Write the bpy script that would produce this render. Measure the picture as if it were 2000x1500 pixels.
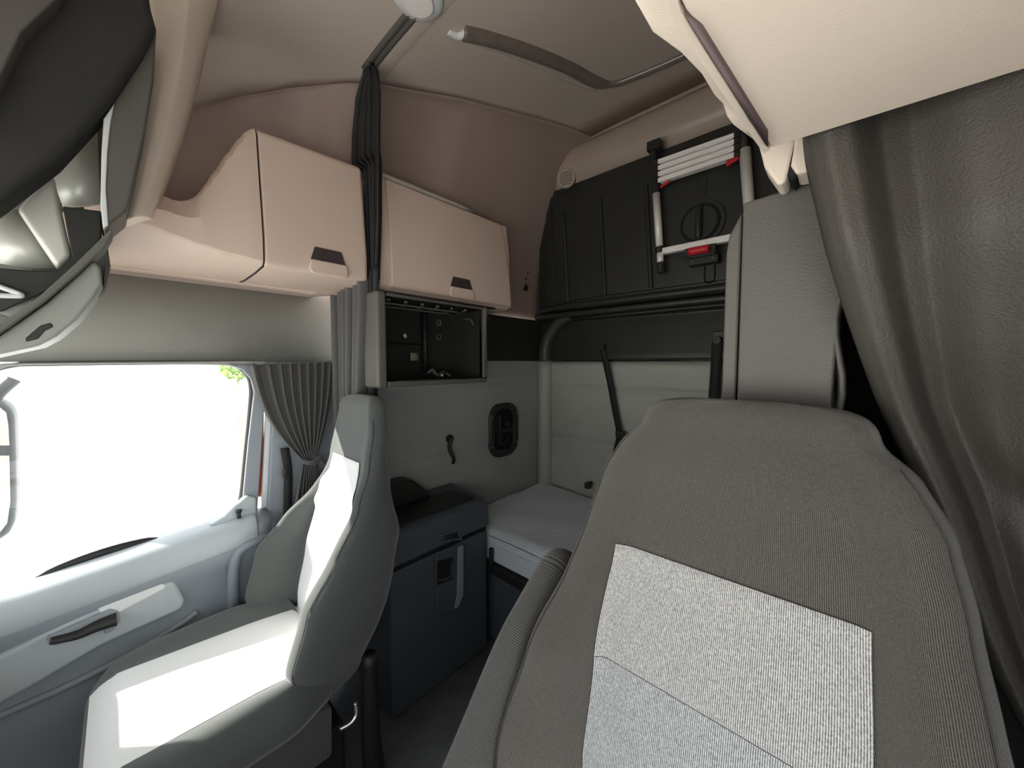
import bpy, bmesh, math, random
from mathutils import Vector, Matrix, Euler
random.seed(7)
for o in list(bpy.data.objects): bpy.data.objects.remove(o, do_unlink=True)
S = bpy.context.scene
COL = S.collection
# ---------------------------------------------------------------- camera
CAM = Vector((0.0, 0.0, 1.35)); FPX = 720.0
ROT = Euler((math.radians(90 - 3.3), 0, math.radians(42.3)), 'XYZ')
cd = bpy.data.cameras.new('camera'); cam = bpy.data.objects.new('camera', cd); COL.objects.link(cam)
cam.location = CAM; cam.rotation_euler = ROT
cd.sensor_width = 36; cd.lens = 36 * FPX / 2000; cd.clip_start = 0.02; cd.clip_end = 300
S.camera = cam
RM = ROT.to_matrix()
def P(px, py, x=None, y=None, z=None):
    """point of the photograph on the plane x=, y= or z= of the cab"""
    d = RM @ Vector(((px - 1000) / FPX, -(py - 750) / FPX, -1))
    if x is not None: t = (x - CAM.x) / d.x
    elif y is not None: t = (y - CAM.y) / d.y
    else: t = (z - CAM.z) / d.z
    return CAM + d * t
# ---------------------------------------------------------------- light
w = bpy.data.worlds.new('sky'); S.world = w; w.use_nodes = True
bg = w.node_tree.nodes['Background']; bg.inputs[0].default_value = (0.93, 0.97, 1.0, 1); bg.inputs[1].default_value = 5.0
sd = bpy.data.lights.new('sun', 'SUN'); sun = bpy.data.objects.new('sun', sd); COL.objects.link(sun)
sd.energy = 26; sd.angle = 0.01; sd.color = (1.0, 0.96, 0.88)
SUN_DIR = Vector((0.58, 0.62, -0.44))
sun.rotation_euler = SUN_DIR.to_track_quat('-Z', 'Y').to_euler(); sun.location = (-3, -1, 4)
S.view_settings.view_transform = 'Standard'; S.view_settings.look = 'None'
S.view_settings.gamma = 1; S.view_settings.use_curve_mapping = False
S.view_settings.exposure = -0.5
# ---------------------------------------------------------------- materials
def mat(name, col, rough=0.6, metal=0.0, bump=0.0, bscale=400, var=0.06, vscale=6, spec=0.4, emit=None, sheen=0.0):
    m = bpy.data.materials.new(name); m.use_nodes = True
    nt = m.node_tree; b = nt.nodes['Principled BSDF']
    b.inputs['Roughness'].default_value = rough; b.inputs['Metallic'].default_value = metal
    b.inputs['Specular IOR Level'].default_value = spec
    if sheen: b.inputs['Sheen Weight'].default_value = sheen
    tc = nt.nodes.new('ShaderNodeTexCoord')
    n = nt.nodes.new('ShaderNodeTexNoise'); n.inputs['Scale'].default_value = vscale; n.inputs['Detail'].default_value = 4
    nt.links.new(tc.outputs['Object'], n.inputs['Vector'])
    r = nt.nodes.new('ShaderNodeValToRGB')
    r.color_ramp.elements[0].position = .3; r.color_ramp.elements[1].position = .7
    r.color_ramp.elements[0].color = tuple(c * (1 - var) for c in col) + (1,)
    r.color_ramp.elements[1].color = tuple(min(1, c * (1 + var)) for c in col) + (1,)
    nt.links.new(n.outputs['Fac'], r.inputs['Fac']); nt.links.new(r.outputs['Color'], b.inputs['Base Color'])
    if bump:
        n2 = nt.nodes.new('ShaderNodeTexNoise'); n2.inputs['Scale'].default_value = bscale; n2.inputs['Detail'].default_value = 2
        nt.links.new(tc.outputs['Object'], n2.inputs['Vector'])
        bp = nt.nodes.new('ShaderNodeBump'); bp.inputs['Strength'].default_value = bump; bp.inputs['Distance'].default_value = .002
        nt.links.new(n2.outputs['Fac'], bp.inputs['Height']); nt.links.new(bp.outputs['Normal'], b.inputs['Normal'])
    if emit:
        b.inputs['Emission Color'].default_value = (*emit, 1); b.inputs['Emission Strength'].default_value = 1
    return m
def fabric(name, c1, c2, rib=122, amp=.6, axis='X', speck=500, mixf=.5, dist=.5):
    """ribbed seat cloth: fine bands with fuzzy two-tone threads"""
    m = bpy.data.materials.new(name); m.use_nodes = True
    nt = m.node_tree; L = nt.links.new; b = nt.nodes['Principled BSDF']
    b.inputs['Roughness'].default_value = .95; b.inputs['Specular IOR Level'].default_value = .15
    b.inputs['Sheen Weight'].default_value = .25
    tc = nt.nodes.new('ShaderNodeTexCoord')
    wv = nt.nodes.new('ShaderNodeTexWave'); wv.wave_type = 'BANDS'; wv.bands_direction = axis
    wv.inputs['Scale'].default_value = rib; wv.inputs['Distortion'].default_value = dist
    wv.inputs['Detail'].default_value = 2; wv.inputs['Detail Scale'].default_value = 3
    n = nt.nodes.new('ShaderNodeTexNoise'); n.inputs['Scale'].default_value = speck; n.inputs['Detail'].default_value = 3
    L(tc.outputs['UV'], wv.inputs['Vector']); L(tc.outputs['Object'], n.inputs['Vector'])
    mx = nt.nodes.new('ShaderNodeMix'); mx.data_type = 'FLOAT'; mx.inputs[0].default_value = mixf
    L(wv.outputs['Fac'], mx.inputs[2]); L(n.outputs['Fac'], mx.inputs[3])
    r = nt.nodes.new('ShaderNodeValToRGB'); r.color_ramp.elements[0].position = .25; r.color_ramp.elements[1].position = .75
    r.color_ramp.elements[0].color = (*c1, 1); r.color_ramp.elements[1].color = (*c2, 1)
    L(mx.outputs[0], r.inputs['Fac']); L(r.outputs['Color'], b.inputs['Base Color'])
    bp = nt.nodes.new('ShaderNodeBump'); bp.inputs['Strength'].default_value = amp; bp.inputs['Distance'].default_value = .0015
    L(mx.outputs[0], bp.inputs['Height']); L(bp.outputs['Normal'], b.inputs['Normal'])
    return m
M = {}
M['beige'] = mat('beige plastic', (.68, .525, .435), .5, bump=.15, bscale=900, var=.02)
M['beige_lit'] = mat('brightly lit beige plastic', (.80, .68, .57), .5, bump=.15, bscale=900, var=.02)  # same beige made lighter: the stronger light there is put into the colour
M['beige_dk'] = mat('beige seam', (.05, .035, .035), .7)
M['ceil'] = mat('headliner', (.52, .45, .39), .75, bump=.2, bscale=300, var=.04, vscale=3)
M['rose'] = mat('upper wall liner', (.36, .27, .24), .6, bump=.2, bscale=300, var=.05, vscale=3)
M['roll'] = mat('rear headliner roll', (.42, .34, .28), .35, bump=.1, bscale=200, var=.05)
M['grey'] = mat('grey panel', (.30, .30, .275), .7, bump=.25, bscale=700, var=.04)
M['greyvinyl'] = mat('grey vinyl', (.35, .35, .335), .5, bump=.3, bscale=500, var=.06, vscale=4)
M['backvinyl'] = mat('light grey vinyl', (.42, .435, .38), .5, bump=.35, bscale=400, var=.05, vscale=4)
M['door'] = mat('door plastic', (.27, .30, .33), .5, bump=.25, bscale=700, var=.03)
M['door_lt'] = mat('door light plastic', (.42, .46, .48), .45, bump=.2, bscale=700, var=.03)
M['dark'] = mat('dark plastic', (.022, .022, .02), .45, bump=.3, bscale=800, var=.1)
M['bunk'] = mat('black bunk plastic', (.027, .028, .025), .36, bump=.25, bscale=800, var=.1)
M['bluedark'] = mat('blue-black plastic', (.072, .088, .104), .42, bump=.25, bscale=800, var=.06)
M['blackvoid'] = mat('black recess', (.008, .008, .008), .8)
M['towerm'] = mat('grained grey plastic', (.112, .104, .092), .5, bump=.5, bscale=260, var=.03)
M['pad'] = mat('dark header pad', (.035, .034, .034), .85, bump=.5, bscale=500, var=.1)
M['padlt'] = mat('grey header plastic', (.13, .13, .115), .7, bump=.4, bscale=500, var=.08)
M['silver'] = mat('silver lining', (.62, .62, .56), .4, metal=.3, var=.05)
M['alu'] = mat('aluminium', (.85, .82, .76), .45, metal=.25, var=.03, vscale=20)
M['rung'] = mat('ribbed rung aluminium', (.93, .88, .85), .5, metal=.0, var=.03)
M['red'] = mat('red plastic', (.55, .02, .03), .4)
M['redpaint'] = mat('red orange paint', (.65, .10, .03), .3, var=.25, vscale=12)
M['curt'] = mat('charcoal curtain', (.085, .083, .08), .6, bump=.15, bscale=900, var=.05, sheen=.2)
M['curt_shaded'] = mat('shaded curtain cloth', (.02, .019, .019), .55, bump=.15, bscale=900, var=.1)  # darker copy of the charcoal curtain; its shade is in the colour
M['leather'] = mat('grained curtain vinyl', (.070, .063, .054), .5, bump=.6, bscale=330, var=.05, vscale=5)
M['mattress'] = fabric('mattress cloth', (.56, .61, .68), (.70, .75, .82), rib=22, amp=.3, axis='Y', speck=60, mixf=.6, dist=5)
M['mattress_side'] = mat('mattress side', (.66, .72, .78), .5, var=.04)
M['floor'] = mat('rubber floor', (.20, .215, .24), .7, bump=.5, bscale=250, var=.2, vscale=9)
M['cloth'] = fabric('dark seat cloth', (.036, .032, .029), (.145, .133, .116), amp=.6)
M['cloth_h'] = fabric('dark seat cloth cross ribs', (.036, .035, .033), (.125, .122, .115), axis='Y', amp=.5)
M['insert'] = fabric('light seat cloth', (.12, .12, .12), (.66, .64, .61), amp=.6, speck=300, mixf=.55, dist=1)
M['insert2'] = fabric('light seat cloth lower', (.11, .115, .12), (.62, .62, .62), amp=.6, speck=300, mixf=.55, dist=1)
M['clothp'] = fabric('passenger seat cloth', (.062, .068, .065), (.105, .113, .109), amp=.15)
M['clothp_side'] = fabric('passenger seat side cloth', (.05, .05, .05), (.10, .10, .10), amp=.3)
M['insertp'] = fabric('passenger light cloth', (.62, .63, .63), (.82, .82, .80), amp=.3)
M['metal'] = mat('steel', (.6, .6, .6), .3, metal=1)
M['web'] = mat('black webbing', (.02, .02, .02), .7, bump=.4, bscale=600)
M['white'] = mat('white mark', (.85, .80, .78), .5)
M['pale'] = mat('pale grey', (.7, .72, .72), .5)
M['concrete'] = mat('pale concrete', (.80, .80, .78), .9, var=.04, vscale=.4)
M['leaf'] = mat('leaf green', (.30, .42, .14), .7, var=.4, vscale=3)
M['bark'] = mat('bark', (.35, .3, .25), .9)
M['wood'] = mat('brown', (.2, .14, .10), .9)
M['midgrey'] = mat('mid grey plastic', (.118, .11, .098), .5, bump=.3, bscale=500, var=.04)
M['console'] = mat('console cover plastic', (.30, .31, .28), .5, bump=.2, bscale=500, var=.03)
M['mirror'] = mat('mirror housing', (.10, .105, .11), .5)
M['dash'] = mat('dash top', (.46, .43, .38), .8)
M['seam'] = mat('seam thread', (.05, .048, .044), .9)
M['corner'] = mat('dark corner with highlight tone', (.06, .056, .048), .45)
M['cardb'] = mat('pale label', (.2, .2, .16), .7)
# clear, slightly milky plastic sleeve
def clear(name, col, rough, alpha):
    m = bpy.data.materials.new(name); m.use_nodes = True; b = m.node_tree.nodes['Principled BSDF']
    b.inputs['Base Color'].default_value = (*col, 1); b.inputs['Roughness'].default_value = rough
    b.inputs['Alpha'].default_value = alpha; return m
def glassmat(name):
    m = bpy.data.materials.new(name); m.use_nodes = True; nt = m.node_tree
    nt.nodes.remove(nt.nodes['Principled BSDF']); out = nt.nodes['Material Output']
    tr = nt.nodes.new('ShaderNodeBsdfTransparent'); tr.inputs[0].default_value = (.96, .965, .965, 1)
    gl = nt.nodes.new('ShaderNodeBsdfGlossy'); gl.inputs['Roughness'].default_value = .02
    mx = nt.nodes.new('ShaderNodeMixShader'); mx.inputs[0].default_value = .05
    nt.links.new(tr.outputs[0], mx.inputs[1]); nt.links.new(gl.outputs[0], mx.inputs[2]); nt.links.new(mx.outputs[0], out.inputs[0])
    return m
M['glass'] = glassmat('window glass')
M['film'] = mat('glossy wrapped tube', (.17, .135, .12), .16, var=.15, vscale=25, spec=.8)
# ---------------------------------------------------------------- building helpers
def tag(o, label=None, cat=None, group=None, kind=None):
    if label: o['label'] = label
    if cat: o['category'] = cat
    if group: o['group'] = group
    if kind: o['kind'] = kind
    return o
def thing(name, label, cat, loc=(0, 0, 0), group=None, kind=None):
    o = bpy.data.objects.new(name, None); COL.objects.link(o); o.location = loc
    o.empty_display_size = .05
    return tag(o, label, cat, group, kind)
def world_off(o):
    v = Vector((0, 0, 0))
    while o is not None: v += Vector(o.location); o = o.parent
    return v
def link(name, bm, m, parent=None, bevel=0, seg=2, sub=0, smooth=True, solid=0, weld=True):
    if weld: bmesh.ops.remove_doubles(bm, verts=bm.verts, dist=1e-5)
    bmesh.ops.recalc_face_normals(bm, faces=bm.faces)
    off = world_off(parent)
    for v in bm.verts: v.co -= off
    me = bpy.data.meshes.new(name); bm.to_mesh(me); bm.free()
    if smooth:
        for p in me.polygons: p.use_smooth = True
    o = bpy.data.objects.new(name, me); COL.objects.link(o)
    me.materials.append(M[m] if isinstance(m, str) else m)
    if parent is not None: o.parent = parent
    if solid:
        s = o.modifiers.new('solid', 'SOLIDIFY'); s.thickness = solid; s.offset = 0
    if bevel:
        b = o.modifiers.new('bevel', 'BEVEL'); b.width = bevel; b.segments = seg; b.limit_method = 'ANGLE'; b.angle_limit = math.radians(35)
        b.use_clamp_overlap = True
    if sub:
        s = o.modifiers.new('sub', 'SUBSURF'); s.levels = sub; s.render_levels = sub
    if smooth and bevel:
        n = o.modifiers.new('wn', 'WEIGHTED_NORMAL'); n.keep_sharp = True
    return o
def nb(): return bmesh.new()
def box(bm, a, b):
    a = Vector(a); b = Vector(b)
    vs = [bm.verts.new((x, y, z)) for x in (a.x, b.x) for y in (a.y, b.y) for z in (a.z, b.z)]
    for f in ((0, 1, 3, 2), (4, 6, 7, 5), (0, 4, 5, 1), (2, 3, 7, 6), (0, 2, 6, 4), (1, 5, 7, 3)):
        bm.faces.new([vs[i] for i in f])
    return bm
def prism(bm, pts, vec):
    vec = Vector(vec); a = [bm.verts.new(p) for p in pts]; b = [bm.verts.new(Vector(p) + vec) for p in pts]
    n = len(pts); bm.faces.new(a); bm.faces.new(b[::-1])
    for i in range(n): bm.faces.new((a[i], b[i], b[(i + 1) % n], a[(i + 1) % n]))
    return bm
def loft(bm, rows, closed=False, caps=False):
    rows = [[Vector(p) for p in r] for r in rows]
    vr = [[bm.verts.new(p) for p in r] for r in rows]
    uvl = bm.loops.layers.uv.verify()          # cloth runs along the rows: u = width, v = length, in metres
    ref = rows[len(rows) // 2]; n = len(ref); U = [0]
    for j in range(n): U.append(U[-1] + (ref[(j + 1) % n] - ref[j]).length)
    V = [0]; c = n // 4
    for i in range(len(rows) - 1): V.append(V[-1] + (rows[i + 1][c] - rows[i][c]).length)
    for i in range(len(vr) - 1):
        rng = n if closed else n - 1
        for j in range(rng):
            k = (j + 1) % n
            try: f = bm.faces.new((vr[i][j], vr[i][k], vr[i + 1][k], vr[i + 1][j]))
            except ValueError: continue
            for lp, uv in zip(f.loops, ((U[j], V[i]), (U[j + 1], V[i]), (U[j + 1], V[i + 1]), (U[j], V[i + 1]))): lp[uvl].uv = uv
    if caps and closed:
        bm.faces.new(vr[0]); bm.faces.new(vr[-1][::-1])
    return bm
def cr(pts, n=6):
    pts = [Vector(p) for p in pts]
    if len(pts) < 3: return [pts[0].lerp(pts[-1], i / n) for i in range(n + 1)]
    out = []
    for i in range(len(pts) - 1):
        p0 = pts[max(i - 1, 0)]; p1 = pts[i]; p2 = pts[i + 1]; p3 = pts[min(i + 2, len(pts) - 1)]
        for k in range(n):
            t = k / n; t2 = t * t; t3 = t2 * t
            out.append(.5 * ((2 * p1) + (p2 - p0) * t + (2 * p0 - 5 * p1 + 4 * p2 - p3) * t2 + (3 * p1 - p0 - 3 * p2 + p3) * t3))
    out.append(pts[-1]); return out
def tube(bm, pts, r, seg=12, n=6, smoothpath=True, flat=1.0):
    pts = cr(pts, n) if smoothpath else [Vector(p) for p in pts]
    rows = []; prev = None
    for i, p in enumerate(pts):
        d = (pts[min(i + 1, len(pts) - 1)] - pts[max(i - 1, 0)]).normalized()
        if prev is None:
            u = d.cross(Vector((0, 0, 1)))
            if u.length < .1: u = d.cross(Vector((0, 1, 0)))
        else: u = prev - d * prev.dot(d)
        u.normalize(); prev = u; v = d.cross(u)
        rr = r if not callable(r) else r(i / (len(pts) - 1))
        rows.append([p + (u * math.cos(2 * math.pi * k / seg) + v * math.sin(2 * math.pi * k / seg) * flat) * rr for k in range(seg)])
    return loft(bm, rows, closed=True, caps=True)
def cyl(bm, a, b, r, seg=24, r2=None):
    return tube(bm, [a, b], (lambda t: r + (r2 - r) * t) if r2 else r, seg, 1, smoothpath=False)
def strap(bm, pts, wid, axis=(1, 0, 0), thick=.002, n=6):
    pts = cr(pts, n); ax = Vector(axis).normalized() * wid / 2; rows = []
    for i, p in enumerate(pts):
        d = (pts[min(i + 1, len(pts) - 1)] - pts[max(i - 1, 0)]).normalized(); nn = d.cross(ax).normalized() * thick
        rows.append([p - ax - nn, p + ax - nn, p + ax + nn, p - ax + nn])
    return loft(bm, rows, closed=True, caps=True)
def lerp_tab(tab, t):
    if t <= tab[0][0]: return tab[0][1]
    for (a, va), (b, vb) in zip(tab, tab[1:]):
        if t <= b:
            k = (t - a) / (b - a); k = k * k * (3 - 2 * k) * .5 + k * .5
            return va + (vb - va) * k
    return tab[-1][1]
def struct(name, bm, m, parent=None, **k):
    o = link(name, bm, m, parent, **k)
    if parent is None: o['kind'] = 'structure'
    return o
CX = -.69                      # middle of the cab; it is symmetric about this plane
def mx(x): return 2 * CX - x
# ================================================================ SETTING
bm = nb(); box(bm, (-1.75, -.75, -.06), (.37, 2.05, 0)); struct('floor', bm, 'floor')
# --- ceiling: vaulted headliner rising to the rear
stn = [(-.38, -1.6, 1.90), (-.1, -1.6, 2.0), (.17, -1.6, 2.14), (.35, -1.6, 2.28), (.5, -1.56, 2.37), (.65, -1.43, 2.405), (.75, -1.36, 2.42),
       (1.05, -1.265, 2.48), (1.3, -1.21, 2.525), (1.51, -1.16, 2.56), (1.7, -1.12, 2.59), (1.86, -1.095, 2.605)]
RISE = [(-.38, .20), (-.1, .30), (.17, .33), (.35, .19), (.5, .08), (.65, .03), (.75, .02), (1.3, .02), (1.86, .008)]
def vault(s, y):
    a = y_rise = 0
    for (ya, ra), (yb_, rb) in zip(RISE, RISE[1:]):
        if ya <= y <= yb_: a = ra + (rb - ra) * (y - ya) / (yb_ - ya)
    return a * (1 - abs(s) ** 4)
rows = []
for y, xe, z in stn:
    r = []
    for k in range(41):
        s = -1 + 2 * k / 40
        r.append((CX + s * (CX - xe), y, z + vault(s, y)))
    rows.append(r)
bm = loft(nb(), rows)
# outer skin keeps daylight out
struct('ceiling', bm, 'ceil', solid=.02)
def ceil_z(x, y):
    for (ya, xa, za), (yb_, xb_, zb) in zip(stn, stn[1:]):
        if ya <= y <= yb_:
            k = (y - ya) / (yb_ - ya); xe = xa + (xb_ - xa) * k; z = za + (zb - za) * k
            s = min(1, abs((x - CX) / (CX - xe))); return z + vault(s, y)
    return 2.5

# --- upper side liners from the wall up to the ceiling seam
def upper_liner(mirror):
    rows = []
    fine = []
    for (a, b, c), (a2, b2, c2) in zip(stn, stn[1:]):
        for k in range(4): q = k / 4; fine.append((a + (a2 - a) * q, b + (b2 - b) * q, c + (c2 - c) * q))
    for y, xe, z in fine + [stn[-1]]:
        xb = -1.66 if y < .6 else -1.53
        r = []
        for k in range(25):
            t = k / 24
            x = xb + (xe - xb) * (t ** 2.2); zz = 1.62 + (z - 1.62) * math.sin(t * math.pi / 2) ** 1.15
            # shallow moulded bulge of the rear liner
            if y > 1.07 and .2 < t < .97: x += .035 * math.sin((t - .2) / .77 * math.pi) ** .6 * min(1, (y - 1.07) / .04)
            r.append((mx(x) if mirror else x, y, zz))
        rows.append(r)
    y, xe, z = stn[-1]
    rows.append([(p[0], 2.0, p[2]) for p in rows[-1]])
    return loft(nb(), rows)
struct('wall_left_upper', upper_liner(False), 'rose', solid=.02)
struct('wall_right_upper', upper_liner(True), 'rose', solid=.02)
# --- lower sleeper side wall, quilted vinyl
def quilt(y0, y1, z0, z1, x, seams, vs=(), n=60, m=60, depth=.012, into=-1):
    rows = []
    for i in range(m + 1):
        z = z0 + (z1 - z0) * i / m; r = []
        for j in range(n + 1):
            y = y0 + (y1 - y0) * j / n; d = 0
            for s in seams: d += depth * math.exp(-((z - s) / .010) ** 2)
            for s in vs: d += depth * math.exp(-((y - s) / .010) ** 2)
            d += .003 * math.sin(y * 9 + z * 5)
            r.append((x + into * d, y, z))
        rows.append(r)
    return loft(nb(), rows)
bm = quilt(.74, 1.95, 0, 1.62, -1.505, (.875, 1.235), n=80, m=120, depth=.008); struct('wall_left', bm, 'greyvinyl', solid=.02)
bm = nb(); box(bm, (-1.60, .70, 0), (-1.49, .745, 1.62)); struct('trim_1', bm, 'grey', bevel=.005)
bm = nb(); box(bm, (.10, .90, 0), (.13, 1.97, 1.7)); struct('wall_right', bm, 'dark')
# --- back wall: shell + quilted rear cushion + dark ledge band
bm = nb(); box(bm, (-1.6, 1.97, -.02), (.25, 2.03, 2.75)); struct('wall_back', bm, 'dark')
rows = []
for i in range(91):
    z = .45 + (1.36 - .45) * i / 90; r = []
    for j in range(121):
        x = -1.45 + 1.6 * j / 120; d = 0
        for s in (.875, 1.20): d += .012 * math.exp(-((z - s) / .011) ** 2)
        for s, zz0, zz1 in ((-1.16, .5, .875), (-1.11, .95, 1.16), (-1.02, .9, 1.12), (-1.24, .88, 1.0)):
            if zz0 < z < zz1: d += .006 * math.exp(-((x - s - .02 * math.sin(z * 14)) / .016) ** 2) * math.sin((z - zz0) / (zz1 - zz0) * math.pi)
        d += .004 * math.sin(x * 17 + z * 8)
        e = min(1, (1.36 - z) / .03); y = 1.945 + d + (1 - e) ** 2 * .03
        r.append((x, y, z))
    rows.append(r)
struct('trim_2', loft(nb(), rows), 'backvinyl', solid=.01)
# padded roll in the corner
bm = nb(); tube(bm, [(-1.46, 1.93, .45), (-1.46, 1.93, .9), (-1.46, 1.93, 1.36)], .047, 20)
struct('trim_3', bm, 'backvinyl')
# dark ledge above the cushion, with the rounded riser at the corner
bm = nb(); prism(bm, [(-1.50, 1.97, 1.365), (-1.50, 1.90, 1.365), (-1.50, 1.90, 1.40), (-1.50, 1.93, 1.60), (-1.50, 1.86, 1.625), (-1.50, 1.86, 1.655), (-1.50, 1.97, 1.655)], (1.65, 0, 0))
struct('trim_4', bm, 'bunk', bevel=.01)
bm = nb(); prism(bm, [(-1.52, .76, 1.50), (-1.43, .80, 1.54), (-1.43, 1.93, 1.52), (-1.52, 1.93, 1.40)], (0, 0, .11)) ; bm.free()
bm = nb(); box(bm, (-1.50, 1.18, 1.36), (-1.485, 1.95, 1.62)); struct('trim_5', bm, 'bunk', bevel=.004)
bm = nb(); tube(bm, [(-1.45, 1.915, 1.36), (-1.445, 1.91, 1.45), (-1.40, 1.905, 1.54), (-1.33, 1.90, 1.60), (-1.25, 1.90, 1.63)], lambda t: .047 - .02 * t, 16)
struct('trim_6', bm, 'corner')  # lighter tone holds the faint highlight where the dark panel turns
# --- rear headliner roll
rows = [[(CX + k * .80 / 4, q.x, q.y) for k in range(-4, 5)] for q in
        cr([(1.875, 2.63, 0), (1.862, 2.60, 0), (1.862, 2.585, 0), (1.84, 2.56, 0), (1.832, 2.51, 0), (1.84, 2.45, 0), (1.87, 2.405, 0), (1.90, 2.38, 0), (1.94, 2.33, 0)], 4)]
struct('trim_7', loft(nb(), rows), 'roll', solid=.012)
# --- front shell behind the viewpoint: header, dash, lower wall, windscreen opening left free
bm = nb(); box(bm, (-1.70, -.40, 1.95), (.32, -.36, 2.25)); struct('wall_front_upper', bm, 'padlt')
bm = nb(); box(bm, (-1.70, -.86, 1.60), (-1.66, -.36, 2.3)); struct('wall_left_front', bm, 'padlt')
bm = nb(); box(bm, (.28, -.86, 1.60), (.32, -.36, 2.3)); struct('wall_right_front', bm, 'padlt')
bm = nb(); prism(bm, [(-1.70, -.85, .0), (-1.70, -.85, .80), (-1.70, -.45, .84), (-1.70, -.38, .78), (-1.70, -.45, 0)], (2.02, 0, 0)); struct('wall_front', bm, 'dash', bevel=.02)
bm = nb(); prism(bm, [(-1.70, -.85, 1.50), (-1.70, -.36, 1.95), (-1.70, -.36, 2.05), (-1.70, -.85, 1.80)], (2.02, 0, 0)); struct('trim_8', bm, 'padlt')
# ================================================================ PASSENGER DOOR SIDE
XD = -1.66
bm = nb()
prism(bm, [(XD - .03, -.8, 1.352), (XD - .03, .72, 1.352), (XD - .03, .72, 1.66), (XD - .03, -.8, 1.66)], (.03, 0, 0))
struct('wall_left_header', bm, 'grey')
door = bpy.data.objects.new('door_1', None); COL.objects.link(door); door.location = (XD, 0, .2); door['kind'] = 'structure'
# sill heights along y
def sill(y): return .735 + .06 * max(0, min(1, (y + .19) / .6))
# door card
rows = []
for i in range(31):
    y = -.8 + 1.19 * i / 30; zt = sill(y); r = []
    for t, dx in ((0, .02), (.12, .05), (.3, .055), (.5, .05), (.62, .05), (.74, .045), (.80, .06), (.86, .085), (.90, .088), (.95, .085), (.985, .06), (1, 0)):
        r.append((XD + dx, y, .02 + (zt - .02) * t))
    rows.append(r)
link('door_panel', loft(nb(), rows), 'door', door, solid=.01)
# light sill cap
bm = nb(); rows = []
for i in range(31):
    y = -.8 + 1.15 * i / 30; z = sill(y)
    rows.append([(XD - .01, y, z + .012), (XD + .05, y, z + .008), (XD + .085, y, z - .012), (XD + .095, y, z - .05), (XD + .09, y, z - .085), (XD + .08, y, z - .09)])
loft(bm, rows); link('sill_cap', bm, 'door_lt', door, solid=.008, sub=1)
bm = nb(); rows = []
for k in range(13):
    t = k / 12; y = -.16 + .25 * t; z = sill(y) + .013; h = .02 * math.sin(t * math.pi) ** .6 + .001
    rows.append([(XD - .002, y, z - .006), (XD + .010, y, z - .006), (XD + .008, y, z + h), (XD, y, z + h)])
link('sill_seal', loft(bm, rows, closed=True, caps=True), 'dark', door)
# armrest trough with pull handle
XP = XD + .075
def dp(l, x): return [P(a, b, x=x) for a, b in l]
bm = nb(); prism(bm, dp([(-40, 1300), (130, 1215), (320, 1118), (335, 1125), (362, 1175), (355, 1192), (200, 1262), (60, 1345), (-40, 1400)], XP + .01), (-.04, 0, 0)); link('armrest_pad', bm, 'door_lt', door, bevel=.014, seg=4)
bm = nb(); prism(bm, dp([(180, 1180), (300, 1120), (318, 1135), (325, 1150), (220, 1205), (195, 1200)], XP + .013), (-.02, 0, 0)); link('armrest_scoop', bm, 'pale', door, bevel=.007, seg=3)
bm = nb(); tube(bm, dp([(98, 1252), (150, 1240), (190, 1222), (228, 1208)], XP + .025), lambda t: .012 + .014 * t, 12, flat=.7); link('pull_handle', bm, 'dark', door)
bm = nb(); prism(bm, dp([(90, 1245), (105, 1240), (215, 1190), (232, 1195), (236, 1212), (222, 1232), (205, 1240), (200, 1225), (110, 1262), (95, 1262)], XP + .02), (-.02, 0, 0)); link('handle_plate', bm, 'door', door, bevel=.004)
bm = nb(); tube(bm, dp([(-30, 1410), (120, 1345), (260, 1275), (350, 1220), (385, 1195)], XD + .06), .010, 10); link('lower_ridge', bm, 'door', door)
# window surround: rear post, top rail, corner flare
bm = nb(); rl = [(440, 712), (470, 722), (486, 740), (492, 765), (488, 800), (480, 870), (470, 975), (440, 1012), (400, 1030), (470, 1024), (497, 1010), (500, 980), (508, 860), (512, 790), (516, 712)]
prism(bm, dp(rl, XD), (.03, 0, 0)); link('window_post', bm, 'door', door, bevel=.004)
bm = nb(); prism(bm, dp([(-120, 716), (30, 709), (470, 705), (516, 706), (516, 716), (470, 722), (440, 713), (300, 711), (60, 713), (20, 716), (0, 722), (-120, 760)], XD), (.02, 0, 0)); link('window_top_rail', bm, 'greyvinyl', door, bevel=.003)
bm = nb(); prism(bm, dp([(455, 985), (478, 965), (496, 968), (498, 1005), (440, 1022), (405, 1022), (435, 1005)], XD + .02), (.03, 0, 0)); link('corner_trim', bm, 'door_lt', door, bevel=.006)
bm = nb(); tube(bm, dp([(-60, 742), (-10, 722), (30, 713), (80, 711), (300, 709), (430, 710), (462, 716), (482, 733), (489, 760), (486, 810), (479, 880), (471, 960), (464, 990)], XD + .012), .0065, 8); link('window_gasket', bm, 'midgrey', door)
bm = nb(); a = P(467, 1012, x=XD + .06); cyl(bm, a, a + Vector((0, 0, .022)), .006); cyl(bm, a + Vector((0, 0, .022)), a + Vector((0, 0, .03)), .009); link('lock_pin', bm, 'dark', door)
wd = bpy.data.objects.new('window_1', None); COL.objects.link(wd); wd.location = (XD, 0, .7); wd['kind'] = 'structure'
bm = nb(); box(bm, (XD - .012, -.80, .70), (XD - .008, .39, 1.36)); link('glass_pane', bm, 'glass', wd)
bm = nb(); box(bm, (XD - .03, -.82, .02), (XD + .03, -.62, 1.36)); link('window_front_post', bm, 'grey', wd)
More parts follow.
